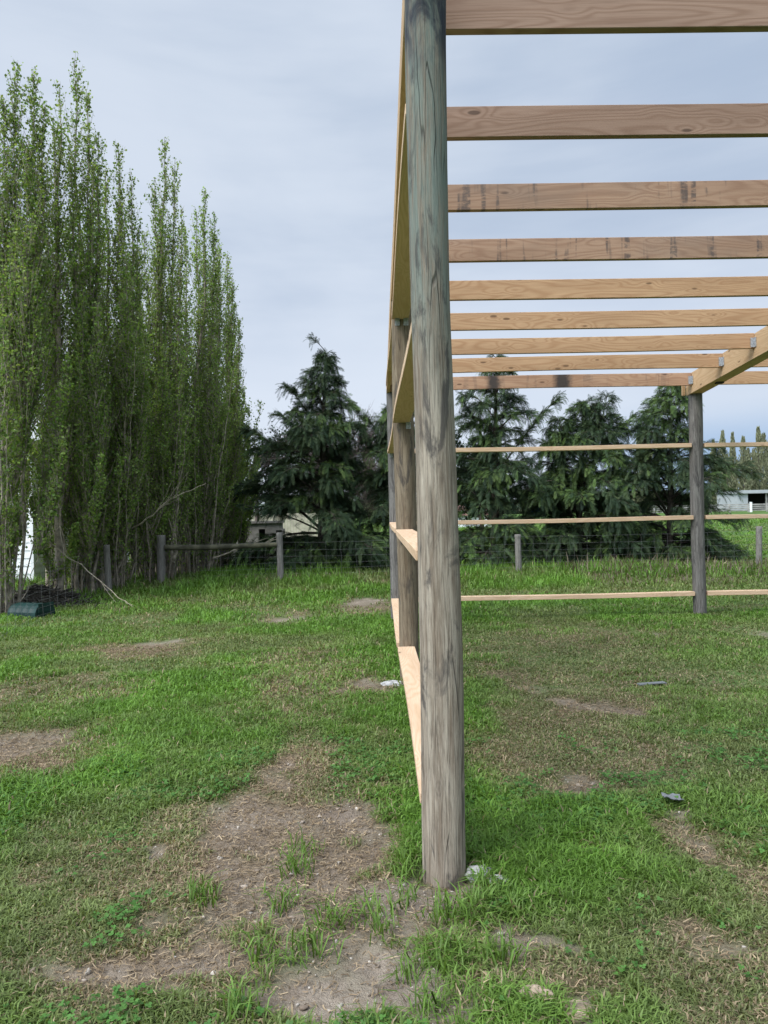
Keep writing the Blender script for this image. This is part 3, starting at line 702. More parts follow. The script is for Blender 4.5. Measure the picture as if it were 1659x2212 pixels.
# bare and hazy trees beyond the cypresses
def twig_tree(base, H, Rad, label, seed, mat, name='bare_tree', leaves=None, n1=26, n2=16, n3=9):
    global rng
    rng = np.random.default_rng(seed); base = np.array([base[0], base[1], -.1])
    t_ = thing(name, base + [0, 0, .1], label, 'tree')
    top = base + np.array([rng.normal(0, .2), 0, H * .8]); P0 = bez(base, base * .5 + top * .5 + np.array([.15, 0, 0]), top, 8)
    out, rad = [P0], [np.linspace(.14, .03, 8)]; lv = []
    t = rng.uniform(.3, 1, n1); o = along(P0, t); az = rng.uniform(0, 6.283, n1)
    e = o + np.stack([np.cos(az) * Rad * rng.uniform(.45, 1, n1), np.sin(az) * Rad * rng.uniform(.45, 1, n1), H * rng.uniform(.05, .34, n1) * (1.2 - .5 * t)], 1)
    def grow(o, e, r, k):
        mid = (o + e) / 2 + rng.normal(0, .09, o.shape) * np.linalg.norm(e - o, axis=1)[:, None]
        ts = np.linspace(0, 1, 8)[None, :, None]
        P = (1 - ts) ** 2 * o[:, None] + 2 * ts * (1 - ts) * mid[:, None] + ts ** 2 * e[:, None]
        out.extend(P); rad.extend([np.linspace(r, r * .35, 8)] * len(P)); return P
    P1_ = grow(o, e, .032, 0)
    def kids(P, n, ln):
        m_ = len(P); i = np.repeat(np.arange(m_), n); t = rng.uniform(.2, 1, m_ * n); f = t * 7; j = np.minimum(f.astype(int), 6); w = (f - j)[:, None]
        o = P[i, j] * (1 - w) + P[i, j + 1] * w; d = unit(P[i, -1] - P[i, 0] + 0); d = unit(d + rng.normal(0, .55, d.shape) + [0, 0, .25])
        return o, o + d * (ln * rng.uniform(.4, 1.2, m_ * n))[:, None]
    o, e = kids(P1_, n2, Rad * .5); P2 = grow(o, e, .012, 1)
    o, e = kids(P2, n3, Rad * .2); P3 = grow(o, e, .0055, 2)
    V, F = tubes(out, rad, 3); obj('branches', mesh_np('branches', V, [F]), M[mat], t_)
    if leaves:
        n, size, cols = leaves; i = rng.integers(0, len(P3), n); q = P3[i, rng.integers(2, 8, n)] + rng.normal(0, .07, (n, 3))
        V, F = leaf_quads(q, size, .1); obj('crown', mesh_np('crown', V, [F], np.repeat(jitter_col(n, cols), 4, 0)), M['needle'], t_)
twig_tree((-1.1, 30), 4.9, 2.7, 'bare reddish brown twiggy tree behind the tall cypress', 301, 'twig', n1=44, n2=20, n3=15)
twig_tree((-4.75, 30), 4.9, 1.9, 'loose grey green tree between the poplars and the tall cypress', 302, 'twig', name='broadleaf_tree', leaves=(5000, .11, [(.05, .07, .05), (.035, .055, .04)]), n1=22, n2=12, n3=8)
twig_tree((-5.7, 26), 3.1, 1.2, 'dark leafy tree behind the right end of the poplar row', 303, 'darkbark', name='broadleaf_tree', leaves=(14000, .10, [(.02, .035, .022), (.03, .045, .025)]), n1=22, n2=12, n3=8)
twig_tree((4.2, 31), 4.6, 1.4, 'dark rounded tree seen through the gap between two cypresses', 304, 'darkbark', name='broadleaf_tree', leaves=(9000, .13, [(.02, .035, .022), (.03, .05, .03)]), n1=20, n2=12, n3=8)

# far poplars on the skyline
def far_poplar_mesh(seed, H, w):
    r_ = np.random.default_rng(seed); n = 1700
    u = r_.uniform(.04, 1, n); az = r_.uniform(0, 6.283, n); q = np.sqrt(r_.uniform(0, 1, n)); spike = 1 - u
    rr = w * (np.minimum(1, spike * 2.2) * .8 + .08) * q * (.35 + 1.05 * vnoise(az * 1.5, u * 11, seed))
    Pp = np.stack([rr * np.cos(az), rr * np.sin(az), u * H], 1)
    d = unit(np.stack([np.cos(az) * .25, np.sin(az) * .25, np.ones(n)], 1)); s = unit(np.cross(d, r_.normal(0, 1, (n, 3)))); sz = r_.uniform(.25, .6, (n, 1))
    V = np.stack([Pp, Pp + d * sz * .5 + s * .09, Pp + d * sz, Pp + d * sz * .5 - s * .09], 1).reshape(-1, 3)
    C = np.clip(np.array([[.20, .21, .125]]) * (1 + r_.normal(0, .22, (n, 1))), .01, .5)
    return V, np.arange(n * 4).reshape(n, 4), np.repeat(C, 4, 0)
random.seed(9); protos = []
for s in range(3):
    V, F, C = far_poplar_mesh(400 + s, 10.0, .95 + .22 * s)
    cm = mesh_np('crown', V, [F], C); cm.materials.append(M['needle'])
    V, F = tube1([(0, 0, -.2), (.05, 0, 4), (0, .03, 8.5)], [.16, .1, .03], 6)
    tm = mesh_np('trunk', V, [F], smooth_=True); tm.materials.append(M['twig']); protos.append((cm, tm))
FARP = [(1541, 955, 'first'), (1561, 936, ''), (1570, 985, ''), (1582, 940, ''), (1605, 948, ''), (1616, 972, ''), (1628, 975, ''), (1638, 928, ''), (1650, 940, ''), (1664, 933, ''), (1680, 938, ''), (795, 953, ''), (826, 975, ''), (1381, 925, ''), (1397, 935, '')]
for i, (x, y, _) in enumerate(FARP):
    Y = 152 + random.uniform(-5, 8)
    if x in (1381, 1397, 795, 826): Y = 135
    tp = at(x, y, Y); t_ = thing('poplar_tree', (tp.x, Y, 0), 'slim far poplar in the skyline row behind the hay shed' if x > 1500 else 'slim far poplar showing over the cypress tops', 'tree', 'far poplars behind the hay shed' if x > 1500 else 'far poplars over the cypresses')
    cm, tm = protos[i % 3]; sz = tp.z / 10.0
    mw = Matrix.Translation((tp.x, Y, 0)) @ Matrix.Rotation(i * 1.3, 4, 'Z') @ Matrix.Diagonal((1.35, 1.35, sz, 1))
    for nm, me in (('crown', cm), ('trunk', tm)):
        o = link(bpy.data.objects.new(nm, me)); place(o, mw, t_)
# far belt of trees and hedges that reads as one mass
rng = np.random.default_rng(77); n = 52000
bx = rng.uniform(-110, 150, n); hmax = 2.6 + 3.6 * fbm(bx, bx * 0, .06, 4, 3) * sstep(fbm(bx, bx * 0, .35, 3, 6), .15, .6); hz = hmax * rng.uniform(0, 1, n) ** .8
Pp = np.stack([bx, 172 + rng.uniform(-6, 6, n), hz], 1); V, F = leaf_quads(Pp, .85, .1)
C = jitter_col(n, [(.05, .065, .035), (.04, .055, .035), (.07, .075, .045)])
tag(obj('distant_trees', mesh_np('distant_trees', V, [F], np.repeat(C, 4, 0)), M['needle']), 'low belt of distant trees and hedges along the horizon', 'trees', kind='stuff')

# ------------------------------------------------------------------ buildings
hs = thing('weatherboard_house', (-7.4, 16.6, 0), 'white weatherboard house corner behind the left poplars', 'house')
X1, Y0, Y1 = -7.42, 16.6, 23.0
def boards_wall(name, L0, axis):
    """lapped boards from z .12 to 3.1"""
    bm = bmesh.new(); z = .12
    while z < 3.1:
        if axis == 'x':
            pts = [(L0, Y0 + .03, z), (X1, Y0 + .03, z), (X1, Y0 + .005, z), (L0, Y0 + .005, z)]; q = [(L0, Y0 + .03, z + .17), (X1, Y0 + .03, z + .17), (X1, Y0 + .022, z + .17), (L0, Y0 + .022, z + .17)]
        else:
            pts = [(X1 - .03, Y0 + .04, z), (X1 - .03, Y1, z), (X1 - .005, Y1, z), (X1 - .005, Y0 + .04, z)]; q = [(X1 - .03, Y0 + .04, z + .17), (X1 - .03, Y1, z + .17), (X1 - .022, Y1, z + .17), (X1 - .022, Y0 + .04, z + .17)]
        a = [bm.verts.new(v) for v in pts]; b = [bm.verts.new(v) for v in q]
        bm.faces.new(a); bm.faces.new(b[::-1])
        for k in range(4): bm.faces.new((a[k], a[(k + 1) % 4], b[(k + 1) % 4], b[k]))
        z += .168
    return obj(name, bm_mesh(bm, name), M['white'], hs)
boards_wall('wall', -13.0, 'x'); boards_wall('wall', 0, 'y')
boxes('corner_board', [((X1 - .06, Y0 - .012, .02), (X1 + .012, Y0 + .06, 3.15))], M['white'], hs, bev=.003)
boxes('foundation', [((-13, Y0 + .035, -.1), (X1 - .035, Y1, .115))], M['blockwall'], hs)
bm = bmesh.new()
for xa, xb, za, zb in ((-13.3, X1 + .35, 3.16, 3.16),):
    vs = [bm.verts.new(v) for v in ((xa, Y0 - .35, 3.12), (xb, Y0 - .35, 3.12), (xb, Y1 + .3, 3.12), (xa, Y1 + .3, 3.12), (xa, (Y0 + Y1) / 2, 4.5), (xb - 1.5, (Y0 + Y1) / 2, 4.5))]
    for f in ((0, 1, 5, 4), (2, 3, 4, 5), (1, 2, 5), (3, 0, 4), (0, 3, 2, 1)): bm.faces.new([vs[i] for i in f])
obj('roof', bm_mesh(bm, 'roof'), M['roof'], hs)

gb = thing('white_cottage', (-8.6, 45, 0), 'small white gabled cottage seen between the poplars and the tall cypress', 'house')
boxes('wall', [((-12.6, 45, -.1), (-7.28, 50, 2.03))], M['white'], gb)
bm = bmesh.new(); xa, xb, ya, yb = -12.9, -7.15, 44.8, 50.3
vs = [bm.verts.new(v) for v in ((xa, ya, 2.035), (xb, ya, 2.035), (xb, yb, 2.035), (xa, yb, 2.035), (-10.6, (ya + yb) / 2, 3.2), (-8.1, (ya + yb) / 2, 2.75))]
for f in ((0, 1, 5, 4), (2, 3, 4, 5), (1, 2, 5), (3, 0, 4), (0, 3, 2, 1)): bm.faces.new([vs[i] for i in f])
obj('roof', bm_mesh(bm, 'roof'), M['whiteroof'], gb)
L_ = [((-7.1 + i * .16, 43.0, -.1), (-7.1 + i * .16 + .15, 43.02, 1.40 + .03 * math.sin(i * 2.1))) for i in range(24)]
tag(boxes('board_fence', L_ + [((-7.1, 43.025, 1.1), (-3.3, 43.06, 1.2))], M['tan']), 'pale tan board fence beside the white cottage', 'fence')
bw = thing('block_wall', (-4.2, 24.2, 0), 'low grey block wall with dark square openings beyond the stay rail', 'wall')
L_ = [((-6.2, 24.2, .98), (-3.0, 24.4, 1.16))]
xx = -6.2
for w, gp in ((.72, .2), (.32, .22), (.34, .24), (.42, .2), (.6, 0)):
    L_.append(((xx, 24.202, -.1), (xx + w, 24.398, .978))); xx += w + gp
boxes('wall', L_ + [((-6.2, 24.203, -.1), (-3.0, 24.397, .3))], M['blockwall'], bw)
boxes('coping', [((-6.25, 24.13, 1.163), (-2.95, 24.45, 1.235))], M['blockwall'], bw)
boxes('backing_shade', [((-6.1, 24.5, -.1), (-3.1, 24.55, 1.1))], M['black'], bw)  # black panel painted as the shade behind the wall openings

hb = thing('hay_shed', (66, 136, 0), 'pale open fronted hay shed across the field on the right', 'shed')
boxes('wall', [((62.6, 133.0, -.1), (62.75, 141, 3.25)), ((62.75, 140.8, -.1), (92, 141, 3.25)), ((62.55, 132.9, -.1), (64.4, 132.99, 3.2))], M['shedwall'], hb)
bm = bmesh.new()
vs = [bm.verts.new(v) for v in ((62.3, 132.4, 3.05), (92.3, 132.4, 3.05), (92.3, 132.4, 3.62), (62.3, 132.4, 3.62), (62.3, 141.3, 3.27), (92.3, 141.3, 3.27), (92.3, 141.3, 3.4), (62.3, 141.3, 3.4))]
for f in ((0, 1, 2, 3), (4, 7, 6, 5), (3, 2, 6, 7), (0, 4, 5, 1), (0, 3, 7, 4), (1, 5, 6, 2)): bm.faces.new([vs[i] for i in f])
obj('roof', bm_mesh(bm, 'roof'), M['shedwall'], hb)
for i in range(4):
    boxes('post', [((67.6 + i * 5.2, 133.0, -.1), (67.85 + i * 5.2, 133.25, 3.04))], M['greywood'], hb)
boxes('interior_shade', [((62.8, 138.5, -.1), (91.9, 138.6, 3.04))], M['black'], hb)  # added black sheet, the shade inside the shed put into colour
yf = thing('yard_fence', (56, 118, 0), 'grey railed stock yard fence in front of the hay shed', 'fence')
boxes('rail', [((42, 118 - .02 * k, .18 + k * .30), (86, 118.05 - .02 * k, .36 + k * .30)) for k in range(4)], M['greywood'], yf)
for i in range(15):
    x = 42.5 + i * 2.9; tall = i in (6, 7)
    boxes('post', [((x, 117.7, -.1), (x + .2, 117.88, 1.35))], M['greywood'], yf)
for x in (57.2, 60.1):
    boxes('post', [((x, 117.3, -.1), (x + .28, 117.55, 1.55))], M['white'], yf)
rr_ = thing('red_roof_hut', (7, 60, 0), 'low hut with a faded red roof glimpsed through the cypresses behind the near post', 'hut')
boxes('wall', [((4.6, 60, -.1), (9.0, 63, 1.3))], M['white'], rr_)
bm = bmesh.new(); vs = [bm.verts.new(v) for v in ((4.3, 59.6, .95), (9.3, 59.6, .95), (9.3, 61.5, 1.75), (4.3, 61.5, 1.75), (4.3, 63.4, .95), (9.3, 63.4, .95))]
for f in ((0, 1, 2, 3), (3, 2, 5, 4), (0, 3, 4), (1, 5, 2), (0, 4, 5, 1)): bm.faces.new([vs[i] for i in f])
obj('roof', bm_mesh(bm, 'roof'), M['pink'], rr_)

# ------------------------------------------------------------------ odds and ends on the ground
def lump(name, c, size, mat, seed, label, cat, sub=4, rough=.35, group=None):
    bm = bmesh.new(); bmesh.ops.create_icosphere(bm, subdivisions=sub, radius=1)
    r_ = np.random.default_rng(seed); o = r_.uniform(0, 90, 3)
    co_ = np.array([v.co[:] for v in bm.verts])
    a = fbm(co_[:, 0] + o[0] + co_[:, 2] * .7, co_[:, 1] + o[1] - co_[:, 2] * .6, 1.3, 4, seed) - .5
    b = fbm(co_[:, 0] + o[2] + co_[:, 2], co_[:, 1] + co_[:, 2] * 1.3, 6, 3, seed + 1) - .5
    k = 1 + rough * 2 * a + rough * .6 * b
    for v, q, kk in zip(bm.verts, co_, k): v.co = Vector((q[0] * size[0] * kk, q[1] * size[1] * kk, q[2] * size[2] * kk))
    me = bm_mesh(bm, name); 
    o_ = obj(name, me, M[mat], None, Matrix.Translation((c[0], c[1], zat(c[0], c[1]) + size[2] * .35)))
    return tag(o_, label, cat, group)
q = gnd(1040, 1902); lump('concrete_lump', q, (.062, .05, .032), 'concrete', 1, 'rough white concrete lump at the foot of the near post', 'concrete')
q = gnd(1075, 1918); lump('concrete_lump', q, (.045, .04, .028), 'concrete', 2, 'smaller white concrete crumb in the grass right of the larger lump', 'concrete')
q = gnd(850, 1478); lump('concrete_lump', q, (.10, .09, .025), 'concrete', 3, 'white concrete spill at the foot of the second post in the left wall', 'concrete')
q = gnd(1160, 2165); lump('stone', q, (.055, .035, .035), 'stone', 4, 'tan stone on bare soil at the bottom edge, right of centre', 'stone')
q = gnd(1240, 2180); lump('stone', q, (.06, .04, .022), 'stone', 5, 'flat tan clod on bare soil right of the tan stone', 'stone')
q = gnd(1408, 1483); tag(boxes('plastic_strip', [((-.12, -.03, .02), (.12, .03, .028)), ((-.05, -.05, .0285), (.1, -.01, .034))], M['plastic'], None, Matrix.Translation((q.x, q.y, zat(q.x, q.y) + .01)) @ Matrix.Rotation(.2, 4, 'Z')), 'thin white plastic strip lying in the grass inside the shed', 'litter')
def sheet(name, c, w, h, mat, seed, label, cat):
    r_ = np.random.default_rng(seed); n = 14; u, v = np.meshgrid(np.linspace(-.5, .5, n), np.linspace(-.5, .5, n)); x = u.ravel() * w; y = v.ravel() * h
    z = .05 + .05 * (fbm(x + seed, y, 14, 4, seed) - .3); x = x + .03 * (fbm(x, y + 4, 20, 2, 3) - .5); i = np.arange(n * n).reshape(n, n)
    V = np.stack([x, y, z], 1); F = np.stack([i[:-1, :-1], i[:-1, 1:], i[1:, 1:], i[1:, :-1]], -1).reshape(-1, 4)
    V = np.concatenate([V, V - [0, 0, .003]]); F = np.concatenate([F, F[:, ::-1] + n * n])
    return tag(obj(name, mesh_np(name, V, [F], smooth_=True), M[mat], None, Matrix.Translation((c.x, c.y, zat(c.x, c.y)))), label, cat)
sheet('plastic_wrap', gnd(1451, 1748), .09, .07, 'plastic', 4, 'crumpled clear plastic wrap in the grass on the right', 'litter')
q = Vector((-5.28, 11.7, -.03))
gt = thing('green_tub', q, 'dark green ribbed tub lying by the left fence below the house', 'tub')
bm = bmesh.new(); prof = []
for k, z in enumerate(np.linspace(0, 1, 11)):
    a = math.pi * z; prof.append((.21 * math.cos(a), .25 * math.sin(a) ** .55))
for yy in (-.24, .24):
    pass
rings = []
for j, yy in enumerate(np.linspace(-.26, .26, 14)):
    s = 1.0 + (.035 if j % 3 == 0 else 0); rings.append([bm.verts.new((x * s, yy, z * s - .02)) for x, z in prof])
for a, b in zip(rings, rings[1:]):
    for k in range(len(a) - 1): bm.faces.new((a[k], a[k + 1], b[k + 1], b[k]))
bm.faces.new(rings[0]); bm.faces.new(rings[-1][::-1])
obj('body', bm_mesh(bm, 'body'), M['green'], gt, Matrix.Translation(q) @ Matrix.Rotation(R(72), 4, 'Z'))
boxes('slat', [((-.16, -.27, .03 + .075 * k), (.16, -.262, .09 + .075 * k)) for k in range(3)], M['green'], gt, Matrix.Translation(q) @ Matrix.Rotation(R(72), 4, 'Z') @ Matrix.Translation((0, -.008, 0)))
def stick(name, pts, r0_, r1_, mat, label, forks=0, seed=1):
    r_ = np.random.default_rng(seed); pts = np.array(pts, float); k = 16
    P = np.stack([np.interp(np.linspace(0, 1, k), np.linspace(0, 1, len(pts)), pts[:, i]) for i in range(3)], 1); P[1:-1] += r_.normal(0, .012, (k - 2, 3))
    Ps, Rs = [P], [np.linspace(r0_, r1_, k)]
    for f in range(forks):
        i = r_.integers(6, 14); d = unit(P[i + 1] - P[i - 1]) + r_.normal(0, .35, 3); ln = r_.uniform(.25, .7)
        e = P[i] + d * ln; Ps.append(bez(P[i], (P[i] + e) / 2 + r_.normal(0, .04, 3), e, k)); Rs.append(np.linspace(r1_ * 1.4, r1_ * .4, k))
    V, F = tubes(Ps, Rs, 6); return tag(obj(name, mesh_np(name, V, [F], smooth_=True), M[mat]), label, 'branch')
stick('fallen_branch', [at(95, 1165, 13.2), at(190, 1232, 13.0), at(255, 1292, 12.6), gnd(292, 1314) + Vector((0, 0, .03))], (.010), .004, 'palestick', 'long pale dead stick leaning from the house down to the grass by the fence post', 3, 3)
stick('broken_branch', [at(272, 1152, 15.6), at(330, 1112, 15.4), at(365, 1078, 15.3), at(445, 1045, 15.2)], .020, .006, 'palestick', 'pale broken bough slanting up in front of the poplars', 5, 4)
stick('dead_branch', [at(100, 1000, 13.4), at(125, 1085, 13.2), at(135, 1150, 13.1), at(142, 1195, 13.1)], .012, .005, 'palestick', 'thin dead branch hanging beside the white house corner', 6, 6)
stick('fallen_branch', [at(460, 1205, 17.6), at(520, 1185, 17.4), at(560, 1178, 17.4), at(598, 1165, 17.2)], .022, .008, 'palestick', 'bent dead branch under the stay rail', 6, 9)
st_ = stick('split_stump', [at(372, 1215, 16.9), at(380, 1190, 16.9), at(384, 1178, 16.9)], .07, .02, 'palestick', 'split pale stump under the left end of the stay rail', 2, 12); st_['category'] = 'stump'
q = at(1162, 1108, 150.0); lump('blue_tarp', (q.x, 150.0), (1.3, .9, .75), 'blue', 6, 'small patch of bright blue tarpaulin far off between the cypresses', 'tarpaulin', 3, .25)
# bark and branch heap by the house
rng = np.random.default_rng(55); n = 900
hc = np.array([-5.85, 13.35]); xy = rng.normal(0, 1, (n, 2)) * [.42, .55] + hc; hh = .30 * np.exp(-((xy[:, 0] - hc[0]) / .5) ** 2 - ((xy[:, 1] - hc[1]) / .7) ** 2)
zz = hh * rng.uniform(.1, 1, n); d = rng.normal(0, 1, (n, 3)) * [1, 1, .25]; d = unit(d) * rng.uniform(.08, .4, (n, 1))
o = np.stack([xy[:, 0], xy[:, 1], zz + .03], 1); ts = np.linspace(-.5, .5, 4)[None, :, None]
V, F = tubes(o[:, None] + d[:, None] * ts, np.repeat(rng.uniform(.004, .016, (n, 1)), 4, 1) * np.array([[.6, 1, .9, .5]]), 5)
tag(obj('bark_heap', mesh_np('bark_heap', V, [F]), M['darkwood']), 'heap of bark and broken branches against the white house', 'heap', kind='stuff')

# ------------------------------------------------------------------ grass
def blades(x, y, h, w, lean, C, seg=True):
    """curved tapering blades rooted at x, y"""
    n = len(x); z = height(x, y, maps(x, y)[0]) - .004
    az = rng.uniform(0, 2 * math.pi, n); d = np.stack([np.cos(az), np.sin(az), np.zeros(n)], 1); s = np.stack([-np.sin(az), np.cos(az), np.zeros(n)], 1)
    tw = rng.uniform(-.9, .9, n); s = s * np.cos(tw)[:, None] + d * np.sin(tw)[:, None]
    r = np.stack([x, y, z], 1); W = (w / 2)[:, None]; H = h[:, None]; Ln = lean[:, None]; up = np.array([[0, 0, 1.0]])
    m_ = r + d * H * Ln * .42 + up * H * (.62 - .18 * Ln); e = r + d * H * (Ln * 1.15 + .04) + up * H * np.maximum(.10, 1.0 - .75 * Ln)
    V = np.stack([r - s * W * .8, r + s * W * .8, m_ + s * W, m_ - s * W, e], 1).reshape(-1, 3)
    i = np.arange(n)[:, None] * 5
    Fq = i + np.array([[0, 1, 2, 3]]); Ft = i + np.array([[3, 2, 4]])
    return V, Fq, Ft, np.repeat(C, 5, 0)
LUSH = np.array([.112, .240, .028]); MID = np.array([.138, .208, .048]); DULL = np.array([.185, .185, .088]); STRAW = np.array([.30, .235, .145])
def scatter(n, y0, y1, margin, f=None):
    """points spread evenly over a ground wedge a bit wider than the view"""
    y = np.sqrt(rng.uniform(0, 1, n) * (y1 ** 2 - y0 ** 2) + y0 ** 2); x = rng.uniform(-1, 1, n) * (y * .50 + margin)
    return x, y
def grass_band(n, y0, y1, margin, hw):
    x, y = scatter(n, y0, y1, margin); di, dr = maps(x, y)
    tuft = fbm(x, y, 7.0, 3, 91); lushn = fbm(x, y, .9, 4, 61)
    wall = np.exp(-((x - .35) / .38) ** 2) * (y > 3.0) * (y < 10.5)                # unmown strip along the wall line
    wall = np.maximum(wall, np.exp(-((x + .25) / .3) ** 2) * (y > 3.6) * (y < 10) * .6)
    keep = rng.uniform(0, 1, n) < np.clip(1.08 - 1.15 * di - .80 * dr + .8 * (tuft - .55) + .3 * wall, .0, 1)
    keep &= ~((di > .60) & (tuft < .62))
    keep &= ((x - P1[0]) ** 2 + (y - P1[1]) ** 2) > .15 ** 2
    x, y, di, dr, tuft, lushn, wall = [a[keep] for a in (x, y, di, dr, tuft, lushn, wall)]; n = len(x)
    lush = np.clip(sstep(lushn, .35, .62) * .75 + .25 + .5 * wall - dr * 1.0 - .25 * (x > 1.2) * (y < 9), 0, 1)
    tall = np.clip(.45 + .75 * lush + .5 * (tuft - .5), .25, 1.5)
    edge = sstep(y, 12.0, 16.4) * (y < 19)
    h = hw[0] * tall * rng.uniform(.55, 1.35, n) * (1 + 2.4 * edge * rng.uniform(.2, 1, n)); w = hw[1] * rng.uniform(.6, 1.3, n) * (1 + .3 * edge)
    lean = np.clip(rng.uniform(.25, 1.15, n) - .25 * edge, .1, 1.2)
    k = rng.uniform(0, 1, n)
    C = LUSH * lush[:, None] + DULL * (1 - lush[:, None]); C = C * .7 + MID * .3
    dead = k < (.05 + .46 * dr + .22 * di) * (1 - .7 * lush); C[dead] = STRAW
    purple = (edge > .4) & (x > 4.0) & (x < 8.5) & (k > .84); C[purple] = [.16, .13, .09]; h[purple] *= 1.35
    C = C * (1 + rng.normal(0, .2, (n, 1))) * (.8 + .4 * vnoise(x * 3.1, y * 3.1, 15))[:, None]
    return blades(x, y, h, w, lean, np.clip(C, .005, .6))
rng = np.random.default_rng(2024)
G = [grass_band(170000, 1.9, 3.6, .5, (.070, .0052)), grass_band(190000, 3.6, 6.2, .7, (.068, .0066)), grass_band(170000, 6.2, 10.5, 1.2, (.068, .010)),
     grass_band(150000, 10.5, 18.5, 2.0, (.085, .014)), grass_band(60000, 18.5, 34, 4, (.12, .032)), grass_band(40000, 34, 75, 10, (.16, .075))]
TUF = [(640, 1885, 9), (655, 1850, 6), (600, 1960, 8), (960, 1985, 10), (1010, 1992, 10), (1030, 1965, 7), (880, 1945, 5), (800, 1965, 5), (740, 1990, 6), (660, 2060, 7), (560, 2075, 8), (820, 2010, 6),
       (880, 2100, 7), (990, 2080, 9), (1090, 2080, 12), (700, 1985, 6), (870, 1870, 9), (880, 1905, 7), (1150, 1890, 12), (1250, 1960, 12), (930, 2180, 9), (520, 2190, 10), (440, 1950, 8), (1010, 1790, 10), (1060, 1830, 10), (1400, 1900, 9)]
tx, ty = [], []
for cx, cy, k in TUF:
    c = gnd(cx, cy); n = k * 6; tx.append(c.x + rng.normal(0, .035, n)); ty.append(c.y + rng.normal(0, .04, n))
tx = np.concatenate(tx); ty = np.concatenate(ty); n = len(tx)
G.append(blades(tx, ty, rng.uniform(.06, .15, n), rng.uniform(.004, .007, n), rng.uniform(.2, .9, n), np.clip((LUSH * .4 + MID * .5) * (1 + rng.normal(0, .2, (n, 1))), .005, .6)))
off = 0; Vs, Fq, Ft, Cs = [], [], [], []
for v, a, b, c in G:
    Vs.append(v); Fq.append(a + off); Ft.append(b + off); Cs.append(c); off += len(v)
tag(obj('grass', mesh_np('grass', np.concatenate(Vs), [np.concatenate(Fq), np.concatenate(Ft)], np.concatenate(Cs)), M['grass']), 'rough green paddock grass worn thin around the shed', 'grass', kind='stuff')
# dead straw lying on the worn places
x, y = scatter(420000, 1.9, 9.0, .6); di, dr = maps(x, y); k = rng.uniform(0, 1, len(x)) < np.clip(dr * .75 + .25 * di * (dr > .1) - .12, .015, 1) * (1 - .55 * (di > .75)); x, y = x[k], y[k]; n = len(x)
z = height(x, y, maps(x, y)[0]) + rng.uniform(.002, .012, n); az = rng.uniform(0, 6.283, n); ln = rng.uniform(.010, .048, n); w = rng.uniform(.0010, .0022, n)
d = np.stack([np.cos(az), np.sin(az), rng.normal(0, .18, n)], 1); s = np.stack([-np.sin(az), np.cos(az), rng.normal(0, .3, n)], 1); b = rng.normal(0, .22, n)[:, None]
r = np.stack([x, y, z], 1); ln = ln[:, None]; w = w[:, None]; m_ = r + d * ln * .5 + s * ln * b; e = r + d * ln
V = np.stack([r - s * w, r + s * w, m_ + s * w, m_ - s * w, e], 1).reshape(-1, 3); i = np.arange(n)[:, None] * 5
C = jitter_col(n, [(.26, .195, .12), (.20, .145, .09), (.33, .255, .165), (.13, .095, .06)], .2)
tag(obj('dead_straw', mesh_np('dead_straw', V, [i + np.array([[0, 1, 2, 3]]), i + np.array([[3, 2, 4]])], np.repeat(C, 5, 0)), M['straw']), 'dry dead grass littering the worn ground', 'straw', kind='stuff')
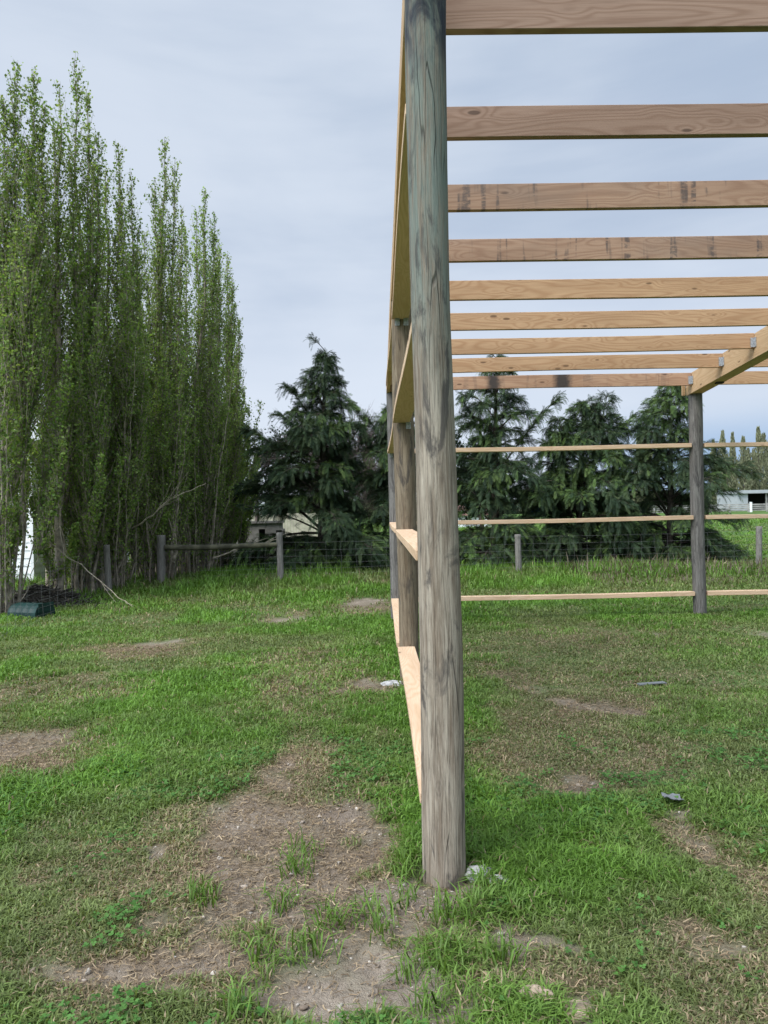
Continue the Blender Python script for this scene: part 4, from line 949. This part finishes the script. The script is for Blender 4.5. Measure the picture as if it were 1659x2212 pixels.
# clover among the grass
x, y = scatter(60000, 1.9, 5.0, .3); di, dr = maps(x, y); cl_ = fbm(x, y, 3.2, 3, 133)
k = (di < .25) & (dr < .5) & (rng.uniform(0, 1, len(x)) < .45 * sstep(cl_, .42, .7)); x, y = x[k], y[k]; n = len(x)
cz = height(x, y) + rng.uniform(.018, .045, n); a0 = rng.uniform(0, 6.283, n); sz = rng.uniform(.004, .0075, n); Vs, Fs = [], []; nrm = rng.normal(0, .25, (n, 2))
for q in range(3):
    a = a0 + q * 2.094; c = np.stack([x + np.cos(a) * sz, y + np.sin(a) * sz], 1)
    th = np.arange(6) * math.pi / 3; px_ = c[:, None, 0] + sz[:, None] * .92 * np.cos(th); py_ = c[:, None, 1] + sz[:, None] * .92 * np.sin(th)
    pz_ = cz[:, None] + (px_ - x[:, None]) * nrm[:, :1] + (py_ - y[:, None]) * nrm[:, 1:] + .15 * np.hypot(px_ - x[:, None], py_ - y[:, None])
    Vs.append(np.stack([px_, py_, pz_], -1).reshape(-1, 3)); Fs.append(np.arange(n * 6).reshape(n, 6) + q * n * 6)
C = jitter_col(n, [(.075, .18, .035), (.09, .20, .045), (.06, .15, .03)], .15); C = np.tile(np.repeat(C, 6, 0), (3, 1))
tag(obj('clover', mesh_np('clover', np.concatenate(Vs), [np.concatenate(Fs)], C), M['grass']), 'low clover leaves among the near grass', 'clover', kind='stuff')
# clods and gravel on the bare soil
bm = bmesh.new(); bmesh.ops.create_icosphere(bm, subdivisions=2, radius=1); iv = np.array([v.co[:] for v in bm.verts]); bm.verts.index_update(); jf = np.array([[v.index for v in f.verts] for f in bm.faces]); bm.free()
x, y = scatter(26000, 1.9, 5.5, .3); di, dr = maps(x, y); near = np.hypot(x - P1[0], y - P1[1] + .1) < .38
k = (rng.uniform(0, 1, len(x)) < di * .45 + .6 * near * (di > .2)) & (di > .2); x, y = x[k], y[k]; n = len(x); sz = .0022 * (1 + rng.pareto(2.2, n)); sz = np.minimum(sz, .011)
o = np.stack([x, y, height(x, y, maps(x, y)[0]) + sz * .25], 1); k3 = sz[:, None] * rng.uniform(.65, 1.35, (n, 3)) * [1, 1, .75]
bmp = 1 + .28 * np.sin(iv[None, :, 0] * 3 + rng.uniform(0, 6, (n, 1))) * np.cos(iv[None, :, 1] * 2.6 + rng.uniform(0, 6, (n, 1))) + .16 * np.sin(iv[None, :, 2] * 5 + rng.uniform(0, 6, (n, 1)))
V = o[:, None] + iv[None] * bmp[..., None] * k3[:, None]; F = jf[None] + (np.arange(n) * len(iv))[:, None, None]
C = jitter_col(n, [(.24, .195, .155), (.31, .26, .21), (.19, .15, .115), (.40, .36, .31)], .18)
tag(obj('soil_clods', mesh_np('soil_clods', V.reshape(-1, 3), [F.reshape(-1, 3)], np.repeat(C, len(iv), 0), smooth_=True), M['straw']), 'crumbled clods and small stones on the bare soil', 'clods', kind='stuff')
